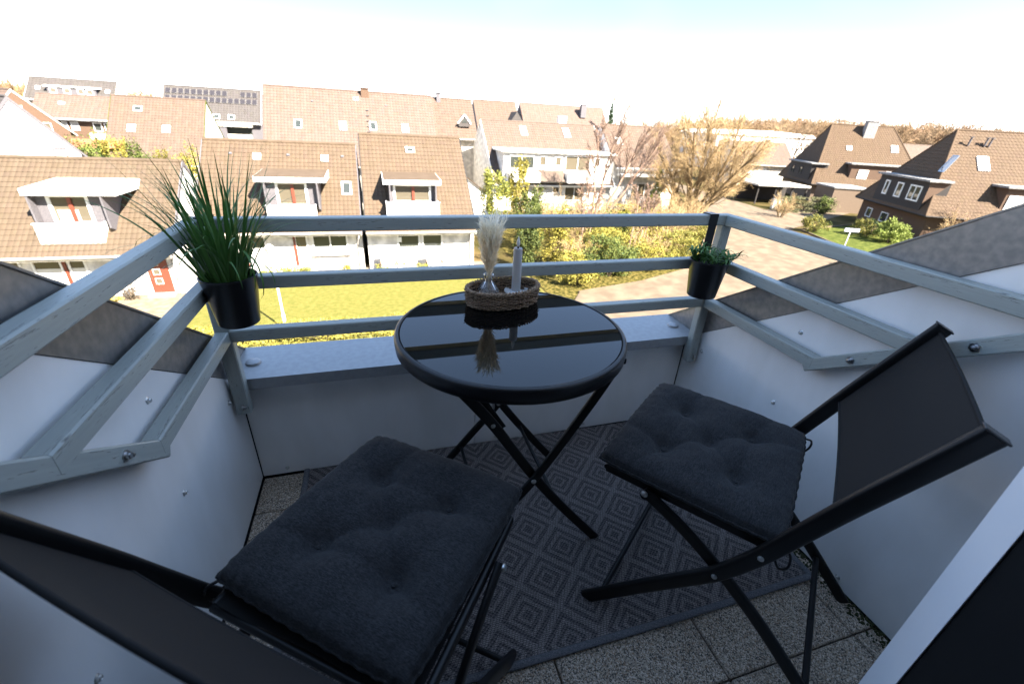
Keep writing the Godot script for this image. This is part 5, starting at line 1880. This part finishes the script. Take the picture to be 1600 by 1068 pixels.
# ------------------------------------------------------------------ gardens
func garden() -> void:
	var y1 := Vector3(0.15, 0.14, 0.025)
	var y2 := Vector3(0.36, 0.30, 0.06)
	var g1 := Vector3(0.035, 0.06, 0.015)
	var g2 := Vector3(0.15, 0.17, 0.04)
	shrub("clipped_hedge", "long low yellow green hedge at the near edge of the lawn below the parapet", "hedge", W(-2.5, 19.2), Vector3(5.6, 0.42, 0.5), 9000, 0.12, y1, y2, 1, 1, "", 260)
	for q in [[-5.5, 27.9, 1.35, "clipped yellow green hedge section behind the lamp post", 2], [1.6, 27.6, 1.75, "clipped green hedge section before the end terrace house", 3]]:
		shrub("clipped_hedge", q[3], "hedge", W(q[0], q[1]), Vector3(q[2], 0.36, 0.42), 2600, 0.11, g1 * 1.6, y2, q[4], 1, "clipped hedges before the terraces", 80)
	shrub("ball_shrub", "small round golden shrub on the terrace between the two hedge sections", "shrub", W(-2.0, 28.2), Vector3(0.42, 0.42, 0.42), 700, 0.09, y1, y2, 4)
	shrub("yellow_shrub", "bright yellow shrub below the windows of the low house with the red door", "shrub", W(-15.4, 24.9), Vector3(1.7, 0.5, 0.6), 2200, 0.12, y2 * 0.8, y2 * 1.2, 5)
	shrub("yellow_shrub", "small yellow bush left of the path to the red door", "shrub", W(-12.6, 24.0), Vector3(0.7, 0.4, 0.5), 900, 0.1, y2 * 0.7, y2 * 1.2, 6)
	shrub("dark_shrub", "small dark leafless looking shrub against the white wall by the red door", "shrub", W(-12.4, 25.6), Vector3(0.45, 0.55, 0.4), 600, 0.08, Vector3(0.03, 0.025, 0.02), Vector3(0.12, 0.09, 0.06), 7)
	# terrace chairs of the end house
	for q in [[0.55, 28.2, "white cushioned wooden garden chair left of the end terrace windows"], [3.45, 28.1, "white covered garden chair right of the end terrace windows"]]:
		var t := thing("garden_chair", q[2], "garden chair", W(q[0], q[1], 0.02), 0.0, "garden chairs on the terrace")
		var s := Geo.new()
		s.box(Vector3(0, 0.5, 0), Vector3(0.95, 0.14, 0.6), 0.03)
		s.box(Vector3(0, 0.98, -0.3), Vector3(0.95, 0.85, 0.12), 0.03, Basis(Vector3.RIGHT, -0.2))
		gp(t, "cushion", s, M.white_clean)
		for x in [-0.5, 0.5]:
			for z in [-0.3, 0.3]:
				var l := Geo.new()
				l.bar(Vector3(x, 0, z * 1.2), Vector3(x, 0.72, z), Vector3.RIGHT, 0.06, 0.06)
				gp(t, "leg", l, M.brick)
			var ar := Geo.new()
			ar.bar(Vector3(x, 0.74, -0.36), Vector3(x, 0.74, 0.36), Vector3.RIGHT, 0.08, 0.04)
			gp(t, "armrest", ar, M.brick)
	# lamp post on the lawn
	var lp := thing("lamp_post", "slim white lamp post standing on the lawn right of the hanging grass pot", "lamp post", W(-4.47, 20.52))
	var pg := Geo.new()
	pg.tube([Vector3(0, -0.2, 0), Vector3(0, 0.8, 0), Vector3(0, 0.82, 0), Vector3(0, 3.5, 0)], [0.075, 0.075, 0.052, 0.045], 12)
	gp(lp, "pole", pg, M.white_clean)
	var lg := Geo.new()
	lg.lathe([Vector2(0.05, 3.48), Vector2(0.12, 3.52), Vector2(0.19, 3.85), Vector2(0.2, 3.9), Vector2(0.08, 4.02), Vector2(0.0001, 4.05)], Vector3.ZERO, 16)
	gp(lp, "lantern", lg, M.offwhite)
	# bushes along the road edge, near to far
	shrub("ball_shrub", "rounded golden bush at the road edge just above the basket", "shrub", W(12.0, 24.4), Vector3(1.3, 1.15, 1.2), 4200, 0.13, y1, y2, 11)
	shrub("laurel_bush", "broad dark green bush behind the golden one at the road edge", "shrub", W(15.0, 25.6), Vector3(2.0, 1.45, 1.5), 6500, 0.15, g1, g2, 12)
	shrub("ball_shrub", "pale yellow bush at the middle of the road edge planting", "shrub", W(18.6, 26.6), Vector3(1.9, 1.15, 1.4), 4600, 0.13, y1, y2, 13)
	shrub("laurel_bush", "green bush at the bend of the road below the hanging right pot", "shrub", W(22.4, 28.8), Vector3(2.4, 1.15, 1.7), 6000, 0.14, g2 * 0.7, y2 * 0.8, 14)
	shrub("ground_ivy", "green bank of ground cover along the curve of the road", "ground cover", W(27.8, 34.6), Vector3(2.6, 1.0, 2.4), 6500, 0.16, g2 * 0.7, y2 * 0.7, 15)
	shrub("yellow_shrub", "loose yellow shrub behind the rounded bushes", "shrub", W(16.5, 29.5), Vector3(2.2, 1.4, 1.4), 4200, 0.14, y1, y2, 16)
	shrub("yellow_shrub", "tall yellow green shrub in the middle of the planted strip", "shrub", W(22.0, 34.0), Vector3(2.6, 1.6, 1.6), 4600, 0.15, y1, y2, 17)
	shrub("laurel_bush", "dark green shrub between the pale birch trunks", "shrub", W(19.0, 33.0), Vector3(1.5, 1.6, 1.2), 3600, 0.16, g1, g2, 18)
	shrub("yellow_shrub", "low yellow hedge in front of the white balcony house", "hedge", W(22.5, 45.0), Vector3(6.5, 0.75, 0.9), 7000, 0.16, y1, y2, 19, 1, "", 160)
	# conifers beside the end terrace
	shrub("conifer", "yellow green rounded conifer beside the end terrace roof", "conifer", W(9.9, 37.5), Vector3(1.25, 2.9, 1.2), 7000, 0.17, g1 * 1.3, Vector3(0.30, 0.28, 0.05), 21)
	shrub("conifer", "tall golden conifer in front of the balcony house", "conifer", W(13.1, 41.0), Vector3(1.0, 3.3, 1.0), 6500, 0.17, y1, y2 * 0.95, 22)
	shrub("conifer", "dark green conifer below the tall golden one", "conifer", W(11.6, 33.0), Vector3(1.3, 2.4, 1.2), 6500, 0.17, g1 * 0.8, g2 * 0.9, 23)
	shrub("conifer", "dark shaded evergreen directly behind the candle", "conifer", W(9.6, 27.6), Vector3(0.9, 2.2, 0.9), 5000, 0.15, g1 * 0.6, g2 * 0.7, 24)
	shrub("conifer", "loose yellow green evergreen right of the candle", "conifer", W(12.2, 28.8), Vector3(1.3, 2.0, 1.1), 5000, 0.15, y1, y2, 25)
	shrub("conifer", "small narrow green conifer in front of the white house behind the willow", "conifer", W(30.6, 44.8), Vector3(1.2, 2.6, 1.1), 4500, 0.17, y1 * 0.9, g2 * 1.5, 26, 2)
	# garden below the far left houses
	shrub("conifer", "bright green bush above the ridge of the low terrace", "conifer", W(-21.8, 47.6), Vector3(0.95, 3.3, 0.9), 6000, 0.17, g1 * 1.5, g2 * 1.6, 31)
	shrub("clipped_hedge", "square clipped yellow hedge above the ridge of the low terrace", "hedge", W(-20.5, 47.6), Vector3(0.8, 3.05, 0.7), 6000, 0.15, y1, y2, 32, 1, "", 120)
	shrub("conifer", "dark green spreading bush right of the square yellow hedge", "conifer", W(-19.2, 47.8), Vector3(1.1, 2.95, 0.9), 6000, 0.17, g1, g2, 33)
	shrub("ball_shrub", "olive domed shrub in front of the house with the white right gable", "shrub", W(-17.6, 48.5), Vector3(0.9, 2.85, 0.9), 5000, 0.15, y1 * 0.7, y2 * 0.6, 34)
	shrub("yellow_shrub", "yellow shrub between the low terrace ridge and the next roof", "shrub", W(-15.0, 48.0), Vector3(1.9, 2.95, 0.9), 6500, 0.16, y1, y2, 35)
	shrub("clipped_hedge", "dark green hedge beside the white gabled house at the left", "hedge", W(-25.2, 50.5), Vector3(1.3, 2.9, 0.7), 5000, 0.16, g1, g2, 36, 1, "", 100)
	var sh := thing("garden_shed", "low garden shed with a red tiled roof at the upper left", "shed", W(-25.6, 52.0))
	var sg := Geo.new()
	sg.bx(Vector3(0, 0, -2), Vector3(3.2, 5.2, 0))
	gp(sh, "wall", sg, M.brick_tan)
	var sr := Geo.new()
	sr.prism([Vector2(0.3, 5.1), Vector2(-1.0, 5.75), Vector2(-2.3, 5.1)], Vector3(-0.2, 0.11, 0), Vector3(0, 0, 1), Vector3.UP, Vector3(3.6, 0, 0))
	gp(sh, "roof", sr, std(lin(0.3, 0.09, 0.05), 0.8))
	# right hand gardens
	shrub("topiary_dome", "dome shaped clipped bush at the left corner of the right lawn", "topiary", W(45.6, 36.4), Vector3(1.35, 1.0, 1.3), 3600, 0.14, g1 * 1.2, y2 * 0.7, 41)
	shrub("topiary_dome", "dome shaped clipped bush in front of the shaded house windows", "topiary", W(50.6, 34.2), Vector3(1.5, 1.0, 1.4), 3600, 0.14, g1, y2 * 0.6, 42)
	shrub("laurel_bush", "glossy light green laurel bush on the right lawn", "shrub", W(50.2, 31.6), Vector3(1.7, 1.25, 1.4), 4200, 0.18, g2 * 0.9, Vector3(0.2, 0.25, 0.05), 43)
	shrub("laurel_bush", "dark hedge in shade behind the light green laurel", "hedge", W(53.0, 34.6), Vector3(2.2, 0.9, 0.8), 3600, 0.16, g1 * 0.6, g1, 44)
	shrub("clipped_hedge", "grey green hedge along the driveway of the tan garage", "hedge", W(57.2, 47.8), Vector3(4.2, 0.95, 0.8), 7000, 0.17, Vector3(0.09, 0.09, 0.05), Vector3(0.2, 0.19, 0.09), 45, 1, "", 160)
	shrub("laurel_bush", "small dark green bush at the end of the driveway hedge", "shrub", W(58.8, 46.6), Vector3(1.2, 1.15, 0.8), 2600, 0.17, g1, g2, 46)
	# street sign
	var s := thing("street_sign", "white street name plate on a leaning pole on the right lawn", "sign", W(42.3, 30.1), deg_to_rad(-20))
	var pp := Geo.new()
	pp.tube([Vector3(0, -0.2, 0), Vector3(0.02, 1.75, 0)], [0.045, 0.045], 8)
	gp(s, "pole", pp, M.white_clean)
	var pl := Geo.new()
	pl.box(Vector3(0.1, 1.75, 0.05), Vector3(1.35, 0.3, 0.03), 0.006)
	gp(s, "plate", pl, std(lin(0.5, 0.52, 0.6), 0.4))
	for q in [[37.7, 27.0, "white marker post with a rounded top by the right lawn edge", 0.75], [36.1, 25.6, "short white marker post at the roadside", 0.6]]:
		var m := thing("marker_post", q[2], "post", W(q[0], q[1]))
		var mg := Geo.new()
		mg.lathe([Vector2(0.13, -0.2), Vector2(0.13, q[3] - 0.1), Vector2(0.09, q[3] - 0.02), Vector2(0.0001, q[3])], Vector3.ZERO, 14)
		gp(m, "body", mg, M.white_clean)
		var md := Geo.new()
		md.lathe([Vector2(0.134, q[3] * 0.55), Vector2(0.134, q[3] * 0.7)], Vector3.ZERO, 14)
		gp(m, "band", md, M.slate)
	var e := thing("utility_box", "pale grey utility box at the roadside under the willow", "utility box", W(54.6, 50.4), deg_to_rad(-20))
	var eg := Geo.new()
	eg.box(Vector3(0, 0.55, 0), Vector3(1.3, 1.3, 0.5), 0.02)
	gp(e, "cabinet", eg, M.offwhite)
	var el := Geo.new()
	el.box(Vector3(0, 1.23, 0), Vector3(1.4, 0.08, 0.6), 0.02)
	gp(e, "lid", el, M.concrete)


func trees() -> void:
	var willow := {"kids": [7, 7, 6], "ang": [36, 44, 52], "jit": 0.12, "up": [0.08, 0.04, 0.0], "lr": 0.56, "rr": 0.48, "min": 0.0095, "start": [0.12, 0.12], "first": 10, "from": 0.22, "rise": 1.15, "reach": 0.52}
	var wst := []
	for q in [[0.0, 0.0, 10.4, 0.30], [0.35, 0.2, 9.9, 0.26], [0.75, 0.1, 9.2, 0.24], [-0.35, 0.15, 9.9, 0.25], [-0.75, -0.1, 8.8, 0.23], [0.1, -0.6, 9.2, 0.22], [0.2, 0.65, 9.0, 0.22], [1.15, -0.1, 7.2, 0.2], [-1.15, 0.1, 6.6, 0.18]]:
		wst.append([Vector3(q[0] * 0.4, 0, q[1] * 0.4), Vector3(q[0], 1, q[1]), q[2], q[3]])
	bare_tree("bare_willow", "large rounded bare golden willow with a fan of fine twigs beside the road", W(35.6, 44.0), wst, willow, M.bark_gold, 3)
	var birch := {"kids": [5, 5, 4], "ang": [26, 32, 36], "jit": 0.08, "up": [0.08, 0.04, 0.0], "lr": 0.58, "rr": 0.5, "min": 0.014, "start": [0.2, 0.2], "first": 11, "from": 0.42, "rise": 1.5, "reach": 0.36, "pale": 1}
	bare_tree("bare_birch", "slender pale leaning trees with a haze of reddish twigs before the balcony house", W(22.3, 42.5), [
		[Vector3.ZERO, Vector3(0.5, 1, 0), 10.0, 0.17], [Vector3(0.4, 0, 0), Vector3(0.68, 1, 0.05), 9.4, 0.16], [Vector3(-0.3, 0, 0.3), Vector3(0.12, 1, 0), 10.0, 0.15], [Vector3(-0.6, 0, 0), Vector3(-0.12, 1, 0.1), 8.6, 0.13]], birch, M.bark_pale, 5)
	var thin := birch.duplicate()
	thin.first = 8
	thin.reach = 0.35
	for q in [[15.2, 31.0, 5.2, "pale thin birch trunk in the garden right of the candle", 7], [19.0, 30.0, 4.6, "twin pale young birch in the middle of the planted strip", 8], [20.6, 31.2, 4.4, "young birch with green ivy on its trunk", 9]]:
		bare_tree("young_birch", q[3], W(q[0], q[1]), [[Vector3.ZERO, Vector3(0.05, 1, 0), q[2], 0.085], [Vector3(0.25, 0, 0.1), Vector3(0.2, 1, 0), q[2] * 0.85, 0.06]], thin, M.bark_pale, q[4], "tree", "young birches in the garden strip")
	var twig := {"kids": [5, 4], "ang": [40, 45], "jit": 0.14, "up": [0.06, 0.03], "lr": 0.6, "rr": 0.55, "min": 0.011, "start": [0.1], "first": 7, "from": 0.1, "rise": 0.9, "reach": 0.62}
	var k := 0
	for q in [[13.4, 27.6, 2.4, "bare yellow shrub right behind the rounded golden road edge bush"], [19.6, 28.4, 2.3, "bare yellow shrub behind the pale yellow bush"], [25.6, 37.2, 3.0, "bare golden shrub right of the tall yellow green shrub"], [21.0, 38.6, 3.2, "bare golden shrub in front of the leaning birches"], [12.6, 36.4, 3.0, "bare golden shrub right of the rounded conifer"], [32.5, 41.5, 2.8, "bare golden shrub at the right foot of the willow"], [25.6, 33.6, 3.4, "wide bare yellow twigged shrub in front of the balcony house lawn"], [29.8, 38.5, 3.2, "bare yellow twigged shrub at the foot of the willow"], [17.4, 36.0, 3.0, "bare yellow shrub left of the leaning birches"], [15.4, 38.5, 3.4, "bare golden shrub below the tall golden conifer"], [26.8, 41.0, 3.0, "bare brownish shrub right of the leaning birches"], [23.4, 30.6, 2.2, "low spreading bare shrub above the road edge bushes"], [49.5, 44.6, 2.6, "bare orange twigged shrub beside the far road"], [57.6, 29.0, 3.8, "bare pale shrub before the nearest hipped house"], [55.0, 28.6, 3.0, "bare brown shrub above the zinc edging at right"]]:
		var st := []
		for i in 7:
			var a := TAU * i / 7.0 + k
			st.append([Vector3(cos(a) * 0.2, 0, sin(a) * 0.2), Vector3(cos(a) * 0.55, 1, sin(a) * 0.55), q[2] * (0.8 + 0.2 * sin(i * 2.1)), 0.05])
		bare_tree("bare_shrub", q[3], W(q[0], q[1]), st, twig, M.bark_gold if k != 13 else M.bark_pale, 30 + k, "shrub", "bare shrubs in the gardens")
		k += 1
	# skyline trees
	var far := {"kids": [5, 5, 4], "ang": [38, 42, 45], "jit": 0.1, "up": [0.06, 0.04, 0.02], "lr": 0.6, "rr": 0.5, "min": 0.03, "start": [0.2], "first": 8, "from": 0.3, "rise": 0.9, "reach": 0.55}
	var protos := []
	var spec := [[109, 100, 12.5, "bare rounded tree on the skyline right of the willow"], [160, 118, 15.5, "bare tree on the skyline above the second hipped house"], [83, 100, 9.5, "yellowish bare tree on the skyline beyond the white hall"]]
	for i in 3:
		var s: Array = spec[i]
		var h: float = s[2]
		protos.append(bare_tree("skyline_tree", s[3], W(s[0], s[1]), [[Vector3.ZERO, Vector3(0, 1, 0), h * 0.8, 0.28], [Vector3(0.3, 0, 0), Vector3(0.25, 1, 0.1), h * 0.75, 0.2]], far, M.bark_far, 60 + i, "tree", "bare trees on the skyline"))
	for q in [[0, 216, 150, 1.25, "bare tree on the skyline above the ridge of the nearest hipped house"], [1, 262, 170, 1.35, "rightmost bare tree on the skyline"], [2, 190, 130, 1.6, "bare tree on the skyline between the hipped roofs"], [1, 62, 108, 0.75, "small bare tree on the skyline just left of the willow top"], [0, -71, 112, 0.9, "bare golden tree at the far left of the skyline"], [0, 178, 108, 1.3, "broad bare tree on the skyline behind the long low tan roof"], [1, 232, 128, 1.25, "tall bare tree on the skyline above the vent pipes of the nearest hipped house"], [2, 246, 120, 1.75, "wide bare tree on the skyline near the right edge"], [0, 132, 104, 1.2, "bare tree on the skyline just right of the big grey chimney"], [1, 121, 118, 0.95, "bare tree on the skyline just left of the big grey chimney"]]:
		var o: Node3D = protos[q[0]].duplicate()
		o.name = numbered("skyline_tree")
		add_child(o, true)
		o.position = W(q[1], q[2], rise(q[1], q[2]))
		o.rotation.y = q[1]
		o.scale = Vector3.ONE * q[3]
		o.set_meta("label", q[4])
	var fc := {"label": 0}
	shrub("conifer", "small dark fir on the skyline beside the long skyline house", "conifer", W(44.5, 84), Vector3(1.4, 6.6, 1.4), 5000, 0.3, Vector3(0.02, 0.045, 0.02), Vector3(0.07, 0.11, 0.05), 51, 2)
	shrub("conifer", "round green tree top behind the solar roof", "conifer", W(-23.5, 99, 2.6), Vector3(1.6, 5.1, 1.6), 4000, 0.3, Vector3(0.06, 0.09, 0.02), Vector3(0.2, 0.2, 0.05), 52)
	# distant wood that reads as one mass
	var tg := Geo.new()
	var r := RandomNumberGenerator.new()
	r.seed = 15
	for i in 7:
		var a := TAU * i / 7.0
		branch(tg, r, Vector3(cos(a) * 0.2, 0.1 * i, sin(a) * 0.2), Vector3(cos(a) * 0.5, 1, sin(a) * 0.5).normalized(), 6.5, 0.12, 0, {"kids": [6, 6, 4], "ang": [38, 42, 45], "jit": 0.1, "up": [0.05, 0.03, 0.0], "lr": 0.55, "rr": 0.5, "min": 0.035, "start": [0.15]})
	var mm := MultiMesh.new()
	mm.transform_format = MultiMesh.TRANSFORM_3D
	mm.use_colors = true
	mm.mesh = tg.mesh()
	var xf := []
	for i in 520:
		var u := r.randf_range(-190, 420)
		var v := r.randf_range(135, 215)
		var h := r.randf_range(0.8, 1.1) * lerpf(1.15, 2.1, smoothstep(60.0, 200.0, u))
		xf.append(Transform3D(Basis(Vector3.UP, r.randf() * TAU).scaled(Vector3(h * 1.3, h, h * 1.3)), W(u, v, rise(u, v) - 0.5)))
	for i in 60:
		var u := r.randf_range(-140, -58)
		xf.append(Transform3D(Basis(Vector3.UP, r.randf() * TAU).scaled(Vector3.ONE * r.randf_range(0.9, 1.2)), W(u, r.randf_range(105, 130), 2.4)))
	mm.instance_count = xf.size()
	for i in xf.size():
		mm.set_instance_transform(i, xf[i])
		var t := r.randf_range(0.75, 1.15)
		mm.set_instance_color(i, Color(t, t * r.randf_range(0.9, 1.05), t * r.randf_range(0.8, 1.0)))
	var o := MultiMeshInstance3D.new()
	o.name = "distant_wood"
	o.multimesh = mm
	o.material_override = M.bark_far
	add_child(o, true)
	tag(o, "belt of bare golden brown woodland along the horizon", "wood")
	o.set_meta("kind", "stuff")
